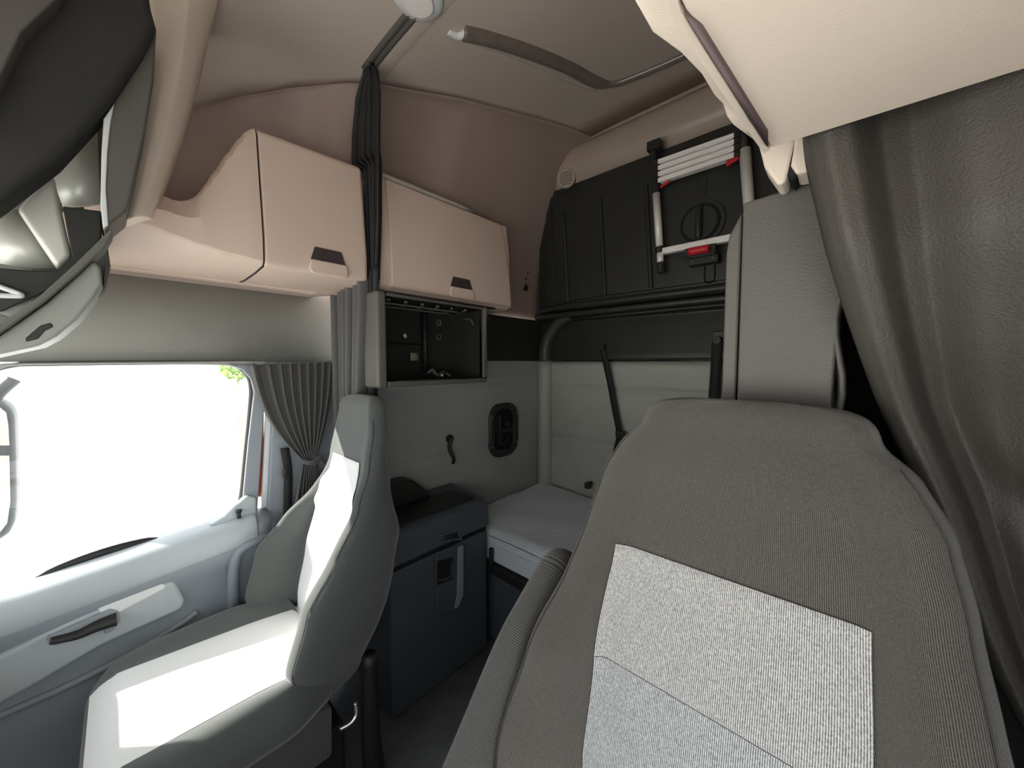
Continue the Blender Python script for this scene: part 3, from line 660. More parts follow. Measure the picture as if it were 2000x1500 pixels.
# ================================================================ CURTAINS
def curtain_rows(zs, x0f, x1f, yf, n=120, folds=9, amp=.02, phase=0, nz=60):
    rows = []
    for i in range(nz + 1):
        z = zs[0] + (zs[1] - zs[0]) * i / nz; r = []
        for j in range(n + 1):
            u = j / n; ph = u * folds * 2 * math.pi + phase + .5 * math.sin(z * 3 + u * 5)
            a = amp * (1 + .35 * math.sin(u * 13 + 1))
            r.append((x0f(z) + (x1f(z) - x0f(z)) * u + a * .35 * math.cos(ph * 1.0 + .8), yf(z) + a * math.sin(ph), z))
        rows.append(r)
    return rows
# divider curtain, one cloth: upper bunch and edge darker, shade put into the colour
g = thing('divider_curtain', 'charcoal divider curtain, shaded black where bunched between the two beige cabinets, widening behind the passenger seat', 'curtain', (-1.35, .69, .4))
x0t = [(1.6, -1.345), (2.06, -1.36), (2.12, -1.47), (2.2, -1.46), (2.33, -1.42), (2.40, -1.34)]
x1t = [(.3, -1.33), (1.2, -1.325), (1.62, -1.285), (1.9, -1.255), (2.15, -1.245), (2.3, -1.24), (2.36, -1.25), (2.40, -1.285)]
def curt_y(z): return .683
rows = curtain_rows((1.655, 2.405), lambda z: lerp_tab(x0t, z), lambda z: lerp_tab(x1t, z), curt_y, n=130, folds=6, amp=.012)
link('upper_bunch', loft(nb(), rows), 'curt_shaded', g, solid=.003)
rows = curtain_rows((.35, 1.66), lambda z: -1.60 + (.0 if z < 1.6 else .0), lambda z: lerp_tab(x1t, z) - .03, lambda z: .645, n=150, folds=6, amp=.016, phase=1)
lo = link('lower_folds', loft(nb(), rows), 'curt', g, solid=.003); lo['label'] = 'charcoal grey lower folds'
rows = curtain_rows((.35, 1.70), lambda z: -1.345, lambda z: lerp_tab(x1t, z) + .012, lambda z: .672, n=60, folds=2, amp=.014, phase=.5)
link('shaded_edge', loft(nb(), rows), 'curt_shaded', g, solid=.003)
# window curtain tied back
g = thing('window_curtain', 'charcoal curtain gathered into a tieback at the rear of the passenger window', 'curtain', (-1.60, .5, .7))
tl, tr = P(478, 712, x=-1.60), P(650, 705, x=-1.60); tie = P(601, 897, x=-1.58); b0, b1 = P(566, 1010, x=-1.60), P(640, 1010, x=-1.60)
rows = []; N = 150
for i in range(71):
    t = i / 70; r = []
    for j in range(N + 1):
        u = j / N; top = tl.lerp(tr, u); ti = tie + Vector((0, (u - .5) * .045, 0)); bo = b0.lerp(b1, u)
        if t < .62:
            k = t / .62; ky = k ** (.75 + .8 * (1 - u)) if u < .8 else k ** 1.0
            p = top.lerp(ti, k); hy = top.y + (ti.y - top.y) * (k * k * .35 + k * .65)
            sag = .035 * math.sin(k * math.pi) * (1 - u)
            p = Vector((p.x, hy - sag * .3 + .02 * math.sin(k * math.pi) * (u > .5) * (u - .5), p.z - sag * .6))
            am = .012 * (1 - .55 * k) + .004
        else:
            k = (t - .62) / .38; p = ti.lerp(bo, k ** .8); p.y += 0; am = .007 + .006 * k
        ph = (u ** 1.3) * 2 * math.pi * 9 + .6 * math.sin(t * 4)
        p = p + Vector((am * math.sin(ph) + .012, am * .3 * math.cos(ph), 0))
        if i == 0: p.z += .004 * math.sin(ph * 1.0)
        r.append(p)
    rows.append(r)
link('cloth', loft(nb(), rows), 'curt', g, solid=.002)
bm = nb(); tube(bm, [tie + Vector((.03, -.028, .004)), tie + Vector((.042, 0, -.006)), tie + Vector((.036, .03, .004)), tie + Vector((.03, .05, -.018))], .010, 10, flat=1.0); link('tieback', bm, 'curt', g)
# curtain rail on the ceiling
rail = thing('curtain_rail', 'grey double curtain track crossing the ceiling from side to side', 'curtain rail', (CX, .69, 2.42))
bm = nb(); rows = []
for k in range(25):
    s = -1 + 2 * k / 24; x = CX + s * .64; z = ceil_z(x, .69) - .004
    rows.append([(x, .66, z), (x, .66, z - .008), (x, .672, z - .020), (x, .676, z - .010), (x, .684, z - .010), (x, .688, z - .022), (x, .70, z - .010), (x, .702, z)])
loft(bm, rows, closed=True, caps=True); link('track', bm, 'midgrey', rail)
rows = []
for k in range(25):
    s = -1 + 2 * k / 24; x = CX + s * .64; z = ceil_z(x, .69) - .002
    rows.append([(x, .703, z + .01), (x, .703, z - .012), (x, .74, z - .010), (x, .765, z + .004), (x, .77, z + .02)])
link('cover_strip', loft(nb(), rows, closed=True, caps=True), 'ceil', rail, bevel=.003)

# big vinyl curtain at the right
g = thing('driver_curtain', 'large dark grained vinyl curtain hanging at the right beside the driver seat', 'curtain', (.1, .66, .3))
Ledge = [(1562, 190), (1572, 300), (1592, 390), (1616, 490), (1650, 600), (1690, 715), (1722, 800), (1765, 890), (1812, 985), (1850, 1080), (1885, 1180), (1935, 1300), (1985, 1400), (2040, 1500), (2100, 1600)]
rows = []
YC = .675
prof = [(0, .012), (.03, -.012), (.08, -.028), (.14, -.022), (.24, .035), (.33, .045), (.48, .012), (.66, -.022), (.80, -.01), (.90, .045), (.95, .05), (1, .0)]
edge = [P(a, b, y=.655 + .105 * max(0, min(1, (b - 480) / 330))) for a, b in Ledge]
edge = cr(edge, 4); NE = len(edge)
for i, e0 in enumerate(edge):
    t = i / (NE - 1); r = []
    x1 = .27 + .04 * t
    for j in range(91):
        u = j / 90
        x = e0.x + (x1 - e0.x) * u
        k = u * (1.0 + .12 * math.sin(t * 3))
        dy = lerp_tab(prof, min(1, k)) * (1.0 + .1 * t)
        dy += .008 * math.exp(-((t - .55) / .018) ** 2) * (u > .25) * min(1, (u - .25) * 5)
        dy += .03 * math.exp(-(((u - .5) - (t - .62) * 1.2) / .10) ** 2) * math.exp(-((t - .66) / .16) ** 2)
        r.append((x, e0.y + .015 + dy * (1 - .6 * t), e0.z + .01 * u))
    rows.append(r)
# top run above the photo edge up to the overhead cabinet
link('cloth', loft(nb(), rows), 'leather', g, solid=.004)

# ================================================================ SMALL WALL ITEMS
g = thing('control_pocket', 'black oval recessed hatch on the sleeper side wall near the bed', 'hatch', (-1.5, 1.56, .80))
def oval(cy, cz, hw, hh, r, x, n=8):
    o = []
    for sy, sz, a0 in ((1, 1, 0), (-1, 1, 90), (-1, -1, 180), (1, -1, 270)):
        for k in range(n + 1):
            a = math.radians(a0 + 90 * k / n); o.append((x, cy + sy * (hw - r) + r * math.cos(a), cz + sz * (hh - r) + r * math.sin(a)))
    return o
cy_, cz_ = 1.562, .955
o1 = oval(cy_, cz_, .12, .158, .085, -1.495); o2 = oval(cy_, cz_, .118, .156, .085, -1.478); o3 = oval(cy_, cz_, .088, .126, .06, -1.474); o4 = oval(cy_, cz_, .084, .122, .058, -1.494)
bm = nb(); loft(bm, [o1, o2, o3, o4], closed=True); bm.faces.new([bm.verts.new(p) for p in o4]); link('bezel', bm, 'bunk', g)
bm = nb(); prism(bm, oval(cy_, cz_, .083, .12, .05, -1.4935), (.003, 0, 0)); link('recess_floor', bm, 'blackvoid', g)
bm = nb(); box(bm, (-1.491, 1.52, .875), (-1.479, 1.535, 1.045)); box(bm, (-1.491, 1.535, .94), (-1.472, 1.62, .965)); cyl(bm, (-1.49, 1.585, .985), (-1.468, 1.585, .985), .018, 16); tube(bm, [(-1.48, 1.53, .88), (-1.475, 1.56, .885), (-1.478, 1.60, .91)], .007, 8); link('latch_mechanism', bm, 'dark', g, bevel=.003)
for sy in (-1, 1):
    for sz in (-1, 1): link('screw', cyl(nb(), (-1.479, cy_ + sy * .103, cz_ + sz * .085), (-1.474, cy_ + sy * .103, cz_ + sz * .085), .004, 10), 'metal', g)
g = thing('coat_hook', 'small black coat hook with curved tail on the grey sleeper side wall', 'hook', (-1.5, 1.18, .84))
a = P(879, 857, x=-1.488); bm = nb(); cyl(bm, a + Vector((-.012, 0, 0)), a + Vector((.006, 0, 0)), .021, 20); link('hook_base', bm, 'dark', g, bevel=.003)
bm = nb(); tube(bm, [a + Vector((.008, 0, .005)), P(878, 872, x=-1.476), P(881, 885, x=-1.468), P(886, 895, x=-1.46), P(885, 905, x=-1.47)], lambda t: .012 - .004 * t, 10); link('hook_arm', bm, 'dark', g)
# speaker grille in the corner of the liner
g = thing('corner_speaker', 'round perforated beige speaker grille in the upper corner of the liner', 'speaker', P(1105, 350, x=-1.28))
c = P(1106, 348, y=1.825); nrm = Vector((.35, -.93, -.2)).normalized()
u_ = nrm.cross(Vector((0, 0, 1))).normalized(); v_ = nrm.cross(u_)
bm = nb(); cyl(bm, c - nrm * .03, c + nrm * .004, .052, 32); link('grille_plate', bm, 'roll', g, bevel=.004)
bm = nb()
for i in range(-5, 6):
    for j in range(-5, 6):
        if i * i + j * j < 15:
            q = c + nrm * .0045 + (u_ * i + v_ * j) * .0105; cyl(bm, q, q + nrm * .001, .0032, 6)
link('grille_holes', bm, 'beige_dk', g)
# torn liner edge marks
g = thing('liner_clip', 'small black clip hanging in the torn liner beside the sleeper cabinet', 'clip', P(1026, 562, x=-1.50))
c = P(1026, 562, x=-1.47)
bm = nb(); prism(bm, [c + Vector((0, -.022, -.018)), c + Vector((0, -.010, .004)), c + Vector((0, -.002, .026)), c + Vector((0, .006, .008)), c + Vector((0, .02, .012)), c + Vector((0, .012, -.02))], (.008, 0, 0)); link('clip_body', bm, 'blackvoid', g, bevel=.002)
for a, b in ((1029, 491), (1031, 532), (1016, 452), (1027, 545)):
    q = P(a, b, x=-1.475); link('rivet', cyl(nb(), q, q + Vector((.003, 0, 0)), .005, 10), 'blackvoid', g)
# straps on back wall
g = thing('restraint_strap', 'black bunk restraint strap hanging slanted on the rear cushion, left one', 'strap', P(1178, 680, y=1.90), group=None)
A = P(1178, 678, y=1.90)
bm = nb(); box(bm, A - Vector((.028, -.01, .03)), A + Vector((.028, .045, .04))); link('anchor_plate', bm, 'bunk', g, bevel=.006)
bm = nb(); cyl(bm, A + Vector((0, -.022, .0)), A + Vector((0, .012, 0)), .017, 16); link('anchor_bolt', bm, 'dark', g, bevel=.003)
bm = nb(); strap(bm, [A + Vector((0, -.012, -.01)), P(1190, 740, y=1.905), P(1201, 800, y=1.91), P(1211, 850, y=1.90)], .036); link('webbing', bm, 'web', g)
bm = nb(); strap(bm, [P(1211, 850, y=1.90), P(1204, 880, y=1.91), P(1196, 915, y=1.92), P(1192, 935, y=1.93)], .036); link('webbing', bm, 'web', g)
B = P(1211, 848, y=1.885); bm = nb(); box(bm, B - Vector((.026, .006, .018)), B + Vector((.026, .01, .018))); link('buckle', bm, 'dark', g, bevel=.004)
g = thing('restraint_strap', 'black bunk restraint strap hanging straight beside the grey tower, right one', 'strap', P(1400, 665, y=1.90))
A = P(1402, 665, y=1.90)
bm = nb(); box(bm, A - Vector((.03, -.01, .035)), A + Vector((.03, .045, .045))); link('anchor_plate', bm, 'bunk', g, bevel=.006)
bm = nb(); cyl(bm, A + Vector((0, -.022, .0)), A + Vector((0, .012, 0)), .019, 16); link('anchor_bolt', bm, 'dark', g, bevel=.003)
bm = nb(); strap(bm, [A + Vector((0, -.012, -.01)), P(1398, 720, y=1.905), P(1394, 780, y=1.91), P(1392, 860, y=1.92)], .045); link('webbing', bm, 'web', g)
A = P(1150, 946, y=1.90); bm = nb(); cyl(bm, A + Vector((0, -.01, -.02)), A + Vector((0, -.01, .012)), .02, 20); cyl(bm, A + Vector((0, -.028, .002)), A + Vector((0, .03, .002)), .012, 12)
tag(link('belt_anchor', bm, 'bunk', None, bevel=.003), 'small black belt anchor knob between mattress and rear cushion', 'anchor')
# roof: wrapped tube and dome light
def on_ceiling(px, py, drop=.012):
    z = 2.48
    for _ in range(12):
        p = P(px, py, z=z - drop); z = ceil_z(p.x, p.y)
    return P(px, py, z=z - drop)
g = thing('roof_trim_tube', 'glossy film-wrapped tube bending across the ceiling', 'tube', on_ceiling(1100, 130))
tp = [on_ceiling(a, b, .012) for a, b in ((905, 62), (935, 68), (990, 84), (1050, 105), (1110, 130), (1150, 152), (1180, 163), (1210, 160), (1250, 145), (1300, 124), (1340, 106), (1420, 72))]
bm = nb(); tube(bm, tp, lambda t: .026 if t < .5 else .026 - .010 * min(1, (t - .5) / .08), 14, n=6); link('wrapped_tube', bm, 'film', g)
bm = nb(); tube(bm, [on_ceiling(876, 60, .006), on_ceiling(895, 70, .012), on_ceiling(915, 62, .016)], .012, 10); tag(link('tube_end', bm, 'pale', g), 'pale flared end')
tp2 = [on_ceiling(a, b, .008) for a, b in ((905, 74), (960, 92), (1020, 114), (1080, 141), (1130, 163), (1165, 172))]
bm = nb(); tube(bm, tp2, .010, 10, n=6); link('loose_film', bm, mat('clear film fold', (.5, .44, .40), .15, spec=.9), g)
c = on_ceiling(909, 157, .002); bm = nb(); cyl(bm, c + Vector((0, 0, .006)), c - Vector((0, 0, .006)), .014, 20, .006); tag(link('ceiling_plug', bm, 'ceil', None, bevel=.003), 'small round plug dimpled into the sleeper ceiling', 'plug')
g = thing('dome_light', 'pale round dome light on the ceiling at the top edge, ahead of the curtain track', 'ceiling light', on_ceiling(825, 0))
c = on_ceiling(828, -4, .0); bm = nb(); rows = []
for r_, dz in ((.075, .01), (.076, -.012), (.068, -.022), (.05, -.026), (.02, -.028)):
    rows.append([(c.x + r_ * math.cos(k * math.pi / 16), c.y - .02 + r_ * math.sin(k * math.pi / 16), c.z + dz) for k in range(32)])
loft(bm, rows, closed=True, caps=True); link('lamp_ring', bm, 'pale', g)
bm = nb(); cyl(bm, (c.x, c.y - .02, c.z - .026), (c.x, c.y - .02, c.z - .034), .045, 32); link('lens', bm, 'white', g, bevel=.004)

# ================================================================ FRONT HEADER CONSOLE (upper left)
g = thing('header_console', 'dark front header console with open silver-lined bins at the upper left', 'console', (-1.35, -.1, 1.5))
XC = -1.16
bm = nb(); prism(bm, dp([(-90, 450), (0, 392), (112, 308), (222, 190), (285, 95), (306, 48), (296, 12), (280, -90), (-90, -90)], XC), (-.10, 0, 0)); link('padded_band', bm, 'pad', g, bevel=.018, seg=4)
bm = nb(); prism(bm, dp([(-90, 260), (0, 150), (42, 62), (108, 0), (150, -90), (-90, -90)], XC + .04), (-.06, 0, 0)); link('upper_panel', bm, 'midgrey', g, bevel=.004)
bm = nb(); prism(bm, dp([(306, 50), (300, 160), (284, 260), (262, 360), (248, 412), (205, 446), (198, 420), (203, 330), (205, 235), (224, 190), (285, 95)], XC - .03), (-.16, 0, 0)); link('end_cheek', bm, 'midgrey', g, bevel=.006)
bm = nb(); prism(bm, dp([(224, 200), (216, 240), (210, 300), (207, 370), (212, 440), (202, 446), (196, 400), (198, 300), (202, 232)], XC - .027), (-.02, 0, 0)); link('cheek_edge', bm, 'pale', g, bevel=.002)
bm = nb(); prism(bm, dp([(-60, 330), (220, 180), (216, 470), (110, 620), (-60, 690)], XC - .30), (-.02, 0, 0)); link('bin_back', bm, 'padlt', g)
bm = nb(); prism(bm, dp([(102, 345), (190, 245), (196, 398), (122, 402)], XC - .20), (-.02, 0, 0)); link('silver_panel', bm, 'silver', g)
bm = nb(); prism(bm, dp([(-20, 440), (32, 408), (118, 525), (60, 525), (-20, 510)], XC - .16), (-.01, 0, 0)); link('silver_panel', bm, 'silver', g)
bm = nb(); prism(bm, dp([(32, 408), (52, 385), (104, 340), (140, 500), (112, 528)], XC - .12), (-.03, 0, 0)); link('bin_divider', bm, 'silver', g, bevel=.01, seg=3)
bm = nb(); prism(bm, dp([(122, 402), (198, 412), (198, 440), (196, 470), (110, 560), (0, 610), (-40, 600), (-40, 520), (60, 528), (112, 528), (140, 500)], XC - .10), (-.18, 0, 0)); link('bin_floor', bm, 'dark', g, bevel=.003)
bm = nb(); tube(bm, dp([(-40, 545), (0, 560), (42, 576), (20, 578), (-40, 575)], XC - .09), .005, 8); link('bin_edge', bm, 'pale', g)
bm = nb(); prism(bm, dp([(-60, 655), (0, 632), (75, 580), (150, 512), (215, 448), (222, 452), (205, 482), (150, 535), (85, 590), (0, 650), (-60, 680)], XC - .02), (-.08, 0, 0)); link('lower_lip', bm, 'padlt', g, bevel=.004)
bm = nb(); prism(bm, dp([(-60, 690), (0, 655), (90, 592), (160, 530), (182, 508), (196, 522), (200, 555), (182, 585), (150, 625), (110, 658), (75, 676), (0, 692), (-60, 705)], XC - .04), (-.14, 0, 0)); cv = link('lower_cover', bm, 'console', g, bevel=.022, seg=5)
bm = nb(); prism(bm, dp([(50, 660), (78, 636), (98, 630), (105, 638), (88, 646), (74, 662), (50, 668)], XC - .038), (-.01, 0, 0)); link('cover_handle', bm, 'dark', cv, bevel=.002)
bm = nb(); prism(bm, dp([(182, 508), (210, 476), (216, 520), (206, 565), (180, 590), (196, 555), (194, 522)], XC - .12), (-.06, 0, 0)); link('side_bracket', bm, 'midgrey', g, bevel=.006)
# beige column
g = thing('pillar_cover', 'brightly lit beige curved pillar cover rising from the passenger cabinet to the ceiling', 'pillar cover', P(280, 425, x=-1.33))
lf = [(246, 430), (262, 350), (276, 280), (292, 180), (302, 80), (300, 20), (296, -40), (280, -120)]; rt = [(304, 430), (322, 375), (345, 312), (368, 250), (392, 165), (410, 80), (422, 20), (434, -40), (448, -120)]
rt = rt[:1] + rt[2:]
rows = []
for (a, b), (c_, d) in zip(lf, rt):
    p0 = P(a, b, x=-1.30); p1 = P(c_, d, x=-1.345); mid = p0.lerp(p1, .5) + Vector((.035, 0, 0)); mid2 = p0.lerp(p1, .8) + Vector((.022, 0, 0)); mid1 = p0.lerp(p1, .2) + Vector((.022, 0, 0))
    rows.append([p0 + Vector((-.1, 0, 0)), p0, mid1, mid, mid2, p1, p1 + Vector((-.10, 0, 0))])
link('cover_shell', loft(nb(), rows, closed=True, caps=True), 'beige_lit', g, bevel=.004, sub=1)

# ================================================================ SEATS
def make_seat(name, label, cx, yoff, Wt, head_top, rotz, mats, zsc=1.0, ins_x=.163, ins_top=1.025, bol=.085, T=.13, Tt=None, ytab=None, cins=None, cdrop=0, cb=.045, coff=0, cfront=0, CW=.262, bt=None, insw=None, ba=.55, iox=0):
    cloth, side, ins, ins2 = mats
    g = thing(name, label, 'seat', (cx, .45 + yoff, 0)); R = Matrix.Rotation(rotz, 4, 'Z'); org = Vector((cx, .45 + yoff, 0))
    def X(p):
        q = R @ Vector((p[0], p[1] - .45, p[2])); return q + org
    yt = ytab or [(.42, .50), (.55, .495), (.70, .515), (.85, .555), (1.02, .615), (1.15, .648), (1.27, .680)]
    bt = bt or [(.42, .3), (.55, .9), (.72, 1), (.85, .75), (.97, .35), (1.08, .12), (1.27, .05)]
    def fy(x, z):
        W = lerp_tab(Wt, z); a = abs(x) / max(W, 1e-4); b = bol * lerp_tab(bt, z)
        k = max(0, min(1, (a - ba) / (.83 - ba))); k = k * k * (3 - 2 * k)
        e = max(0, min(1, (a - .82) / .18)); rr = .055
        return lerp_tab(yt, z) - b * k + rr * (1 - math.sqrt(max(0, 1 - e * e))) + .010 * (1 - min(1, a / .5) ** 2) * 0
    def section(z, sc=1.0, dz=0, thin=1.0):
        W = lerp_tab(Wt, z); yb = lerp_tab(yt, z) + (lerp_tab(Tt, z) if Tt else T); loop = []
        ym = (lerp_tab(yt, z) + yb) / 2
        for k in range(49):
            s = -1 + 2 * k / 48; s = math.copysign(abs(s) ** .8, s) if s else 0
            y = fy(s * W, z); loop.append((s * W * sc, ym + (y - ym) * thin, z + dz))
        for k in range(1, 12):
            s = 1 - 2 * k / 12; y = yb - .05 * (abs(s) ** 4); loop.append((s * W * sc * 1.0, ym + (y - ym) * thin, z + dz))
        return [X(p) for p in loop]
    zt = head_top
    rows = []
    zz = .40
    rows.append(section(.42, .86, -.02, .7))
    n = 56
    for i in range(n + 1): rows.append(section(.42 + (zt - .05 - .42) * i / n))
    for sc, dz, th in ((.985, .015, .98), (.95, .030, .90), (.87, .042, .74), (.72, .050, .5), (.45, .054, .25)):
        rows.append(section(zt - .05, sc, dz, th))
    bk = link('backrest', loft(nb(), rows, closed=True, caps=True), cloth, g, sub=1)
    # side panels in their own cloth (proud by 2 mm), with a welt
    for sgn in (-1, 1):
        pts = []
        for i in range(31):
            z = .44 + (zt - .07 - .44) * i / 30; W = lerp_tab(Wt, z); xs_ = sgn * W * .93; pts.append(X((xs_, fy(xs_, z) - .002, z)))
        bm = nb(); tube(bm, pts, .0011, 6, n=1, smoothpath=False); link('seam_welt', bm, 'seam', bk)
    # light insert
    def ins_part(nm, z0, z1, m, top_curve=0):
        rows = []
        for i in range(33):
            z = z0 + (z1 - z0) * i / 32; r = []
            for k in range(41):
                s = -1 + 2 * k / 40; x = s * ins_x * lerp_tab(insw or [(.42, .92), (.7, 1), (.9, 1.0), (1.03, .97)], z) + iox
                e = min(1, (1 - abs(s)) / .06, (i) / 1.5, (32 - i) / 1.5)
                r.append(X((x, fy(x, z) - .004 - .004 * math.sqrt(max(0, e)), z)))
            rows.append(r)
        link(nm, loft(nb(), rows), m, bk)
    ins_part('upper_insert', ins_top - .175, ins_top, ins)
    ins_part('lower_insert', .45, ins_top - .176, ins2)
    # cushion
    def cz(x, y):
        a = abs(x) / CW; t = (y + .04) / .6
        base = .545 - cdrop - .035 * t + .012
        k = max(0, min(1, (a - .55) / .25)); k = k * k * (3 - 2 * k)
        e = max(0, min(1, (a - .82) / .18))
        return base + cb * k * min(1, max(0, t * 2)) - .06 * (1 - math.sqrt(max(0, 1 - e * e)))
    def csec(y, sc=1, drop=0, th=1):
        loop = []
        rf = lerp_tab([(-.06, .80), (0, .93), (.1, 1), (.32, 1), (.46, .80)], y)
        for k in range(25):
            s = -1 + 2 * k / 24; loop.append((s * CW * sc * rf, y, cz(s * CW, y) - drop))
        zb = .40
        for k in range(0, 9):
            s = 1 - 2 * k / 8; loop.append((s * CW * sc * rf * .98, y, zb - (0 if abs(s) == 1 else .0) + drop * .2))
        return [X((p[0], p[1] + cfront * (.46 - p[1]) / .5, p[2])) for p in loop]
    rows = [csec(-.075, .93, .10), csec(-.07, .96, .06), csec(-.055, .98, .03), csec(-.03, 1, .010)] + [csec(-.01 + .47 * i / 16) for i in range(17)]
    cu = link('seat_cushion', loft(nb(), rows, closed=True, caps=True), cloth, g, sub=1)
    rows = []
    for i in range(31):
        y = -.06 + .56 * i / 30; r = []
        for k in range(17):
            s = -1 + 2 * k / 16; x = s * (cins or ins_x * .98) + coff; dr2 = lerp_tab([(-.06, .035), (-.03, .010), (0, 0)], y)
            e = min(1, (1 - abs(s)) / .08, i / 1.5 + .01)
            r.append(X((x, y + cfront * (.46 - y) / .5, cz(x, y) - dr2 + .001 + .004 * math.sqrt(max(0, e)))))
        rows.append(r)
    link('cushion_insert', loft(nb(), rows), ins2, cu)
    # base
    bm = nb(); rows = []
    for (y, zt_) in ((.0 + cfront, .40), (.2, .405), (.44, .40)):
        rows.append([X(p) for p in ((-.235, y, zt_), (.235, y, zt_), (.225, y, .25), (-.225, y, .25))])
    loft(bm, rows, closed=True, caps=True); link('cushion_skirt', bm, side, g, bevel=.01)
    bm = nb(); rows = [[X(p) for p in ((-.16, .02, z), (.16, .02, z), (.16, .5, z), (-.16, .5, z))] for z in (.01, .26)]
    loft(bm, rows, closed=True, caps=True); link('pedestal', bm, 'dark', g, bevel=.01)
    return g, X, fy
Wd = [(.42, .28), (.6, .30), (.75, .30), (.88, .284), (.97, .264), (1.06, .252), (1.14, .236), (1.2, .207), (1.24, .165)]
gd, Xd, fyd = make_seat('truck_seat', 'large foreground driver seat with ribbed dark cloth and pale grey insert', -.125, 0, Wd, 1.285, 0,
    (M['cloth'], M['cloth_h'], M['insert'], M['insert2']), ins_x=.170, iox=-.006, bol=.115, bt=[(.42, .5), (.55, 1), (.72, 1.05), (.85, .85), (.95, .45), (1.06, .14), (1.27, .05)], Tt=[(.42, .12), (.9, .10), (1.1, .075), (1.28, .06)])
# raised armrest of the driver seat
bm = nb()
ap = [P(1075, 1120, x=-.425), P(1050, 1200, x=-.43), P(1020, 1290, x=-.435), P(985, 1400, x=-.44), P(950, 1520, x=-.445), P(930, 1600, x=-.445)]
ap[0] = Vector((-.425, .60, .955))
top = Vector((-.422, .645, .965))
pts = [Vector((-.437, .655, .885)), Vector((-.438, .63, .90)), Vector((-.440, .56, .85)), Vector((-.442, .50, .80)), Vector((-.445, .42, .70)), Vector((-.45, .36, .62)), Vector((-.45, .30, .54))]
rows = []
cp = cr(pts, 5)
for i, p in enumerate(cp):
    d = (cp[min(i + 1, len(cp) - 1)] - cp[max(i - 1, 0)]).normalized(); nn = Vector((1, 0, 0)).cross(d).normalized()
    t = i / (len(cp) - 1); a_ = .036 * (math.sin(min(1, t * 6 + .25) * math.pi / 2)); b_ = .054 * (math.sin(min(1, t * 5 + .2) * math.pi / 2))
    loop = []
    for k in range(16):
        an = 2 * math.pi * k / 16; cc, ss = math.cos(an), math.sin(an)
        loop.append(p + Vector((1, 0, 0)) * a_ * math.copysign(abs(cc) ** .7, cc) + nn * b_ * math.copysign(abs(ss) ** .7, ss))
    rows.append(loop)
link('armrest', loft(bm, rows, closed=True, caps=True), M['cloth_h'], gd, sub=1)
Wp = [(.42, .22), (.55, .262), (.70, .272), (.80, .25), (.88, .21), (.95, .172), (1.02, .164), (1.12, .156), (1.19, .138)]
gp, Xp, fyp = make_seat('truck_seat', 'passenger seat in sunlight by the left window with tall narrow head section', -1.25, -.055, Wp, 1.235, math.radians(-1),
    (M['clothp'], M['clothp_side'], M['insertp'], M['insertp']), ins_x=.150, ins_top=1.03, bol=.145, Tt=[(.42, .10), (.6, .16), (.8, .165), (.95, .125), (1.05, .095), (1.27, .075)], ytab=[(.42, .47), (.55, .475), (.70, .505), (.85, .545), (1.02, .59), (1.15, .612), (1.27, .632)], cins=.172, cdrop=.032, cb=.03, coff=.02, cfront=.045, CW=.278, bt=[(.42, .5), (.55, 1), (.70, .95), (.80, .6), (.90, .15), (1.0, .02), (1.27, 0)], insw=[(.42, .95), (.85, 1.0), (.93, .9), (.98, .74), (1.03, .70)], ba=.62)
# lever and support stalk of the passenger seat
bm = nb(); tube(bm, [P(694, 1372, x=-.98), P(696, 1395, x=-.97), P(685, 1412, x=-.97), P(664, 1424, x=-.98)], .006, 10); link('recline_lever', bm, 'metal', gp)
bm = nb(); a = P(722, 1330, x=-1.06); tube(bm, [Vector((a.x, a.y, .45)), Vector((a.x, a.y, .2)), Vector((a.x, a.y + .01, .02))], lambda t: .022 + .012 * t, 16); link('belt_stalk', bm, 'dark', gp)

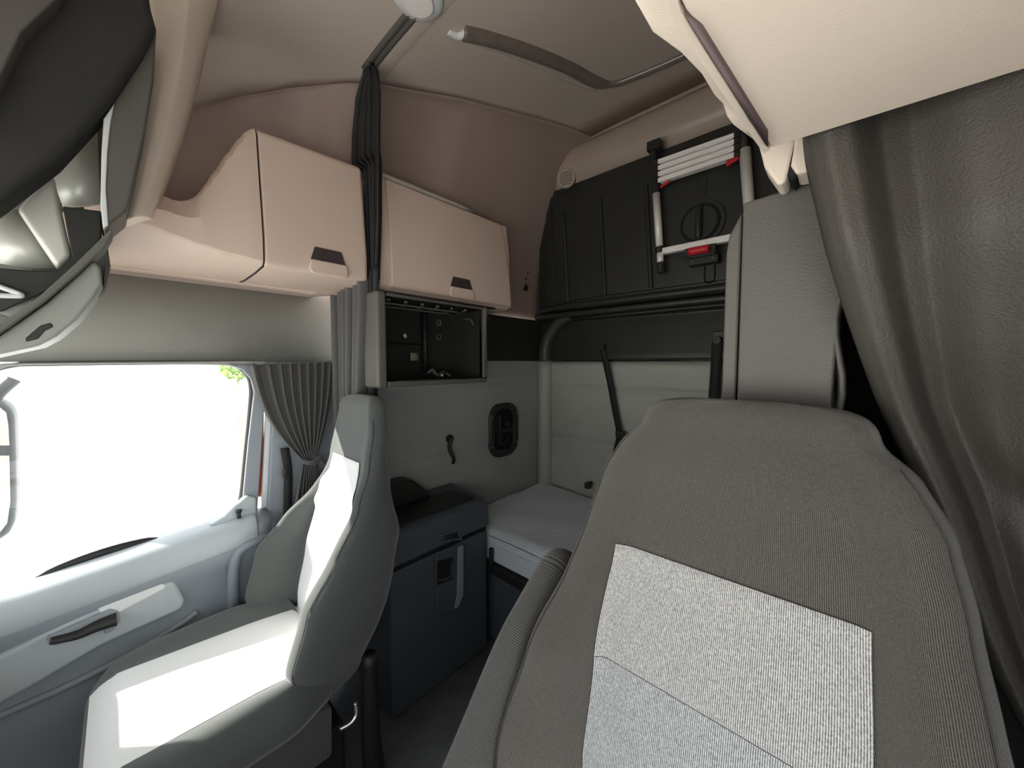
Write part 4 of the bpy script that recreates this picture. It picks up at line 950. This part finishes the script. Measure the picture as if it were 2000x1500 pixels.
# ================================================================ OUTSIDE
bm = nb(); box(bm, (-90, -60, -1.42), (60, 60, -1.40)); o = struct('ground', bm, 'concrete')
g = thing('wing_mirror', 'pale framed wing mirror outside the passenger window', 'mirror', (-2.1, -.4, .7))
XM = -2.05
bm = nb(); fr = [P(a, b, x=XM) for a, b in ((-160, 775), (-60, 772), (0, 782), (20, 792), (28, 815), (31, 900), (32, 980), (28, 1020), (18, 1042), (0, 1058), (-60, 1075), (-160, 1075))]
prism(bm, fr, (-.10, 0, 0)); link('mirror_housing', bm, 'mirror', g, bevel=.02, seg=4)
bm = nb(); fr = [P(a, b, x=XM + .001) for a, b in ((-150, 790), (-60, 786), (0, 796), (12, 806), (16, 830), (18, 870), (-150, 870))]
prism(bm, fr, (-.005, 0, 0)); link('mirror_glass', bm, M['alu'], g)
bm = nb(); fr = [P(a, b, x=XM + .001) for a, b in ((-150, 890), (18, 890), (20, 980), (14, 1022), (0, 1040), (-60, 1060), (-150, 1060))]
prism(bm, fr, (-.005, 0, 0)); link('mirror_glass', bm, M['alu'], g)
bm = nb(); tube(bm, [P(28, 740, x=-2.1), P(-20, 790, x=-2.1), P(-60, 900, x=-2.1), P(-60, 1030, x=-2.05), P(-160, 1130, x=-1.75)], .018, 10); link('mirror_arm', bm, 'mirror', g)
# tree
g = thing('tree', 'sunlit green tree glimpsed at the top rear corner of the passenger window', 'tree', (-10, 2.2, -1.4))
c = P(464, 728, x=-10)
bm = nb()
for _ in range(700):
    th, ph = random.random() * 6.28, math.acos(2 * random.random() - 1); rr = random.random() ** .4
    q = c + Vector((.45 * rr * math.sin(ph) * math.cos(th), .32 * rr * math.sin(ph) * math.sin(th), .26 * rr * math.cos(ph) + .1))
    a = Vector((random.uniform(-1, 1), random.uniform(-1, 1), random.uniform(-1, 1))).normalized() * .06; b = a.cross(Vector((random.uniform(-1, 1), .3, random.uniform(-1, 1)))).normalized() * .035
    bm.faces.new([bm.verts.new(q - a), bm.verts.new(q + b), bm.verts.new(q + a), bm.verts.new(q - b)])
link('foliage', bm, 'leaf', g, weld=False, smooth=False)
bm = nb(); cyl(bm, (c.x, c.y, -1.4), (c.x, c.y, c.z), .05, 10, .03); link('trunk', bm, 'bark', g)
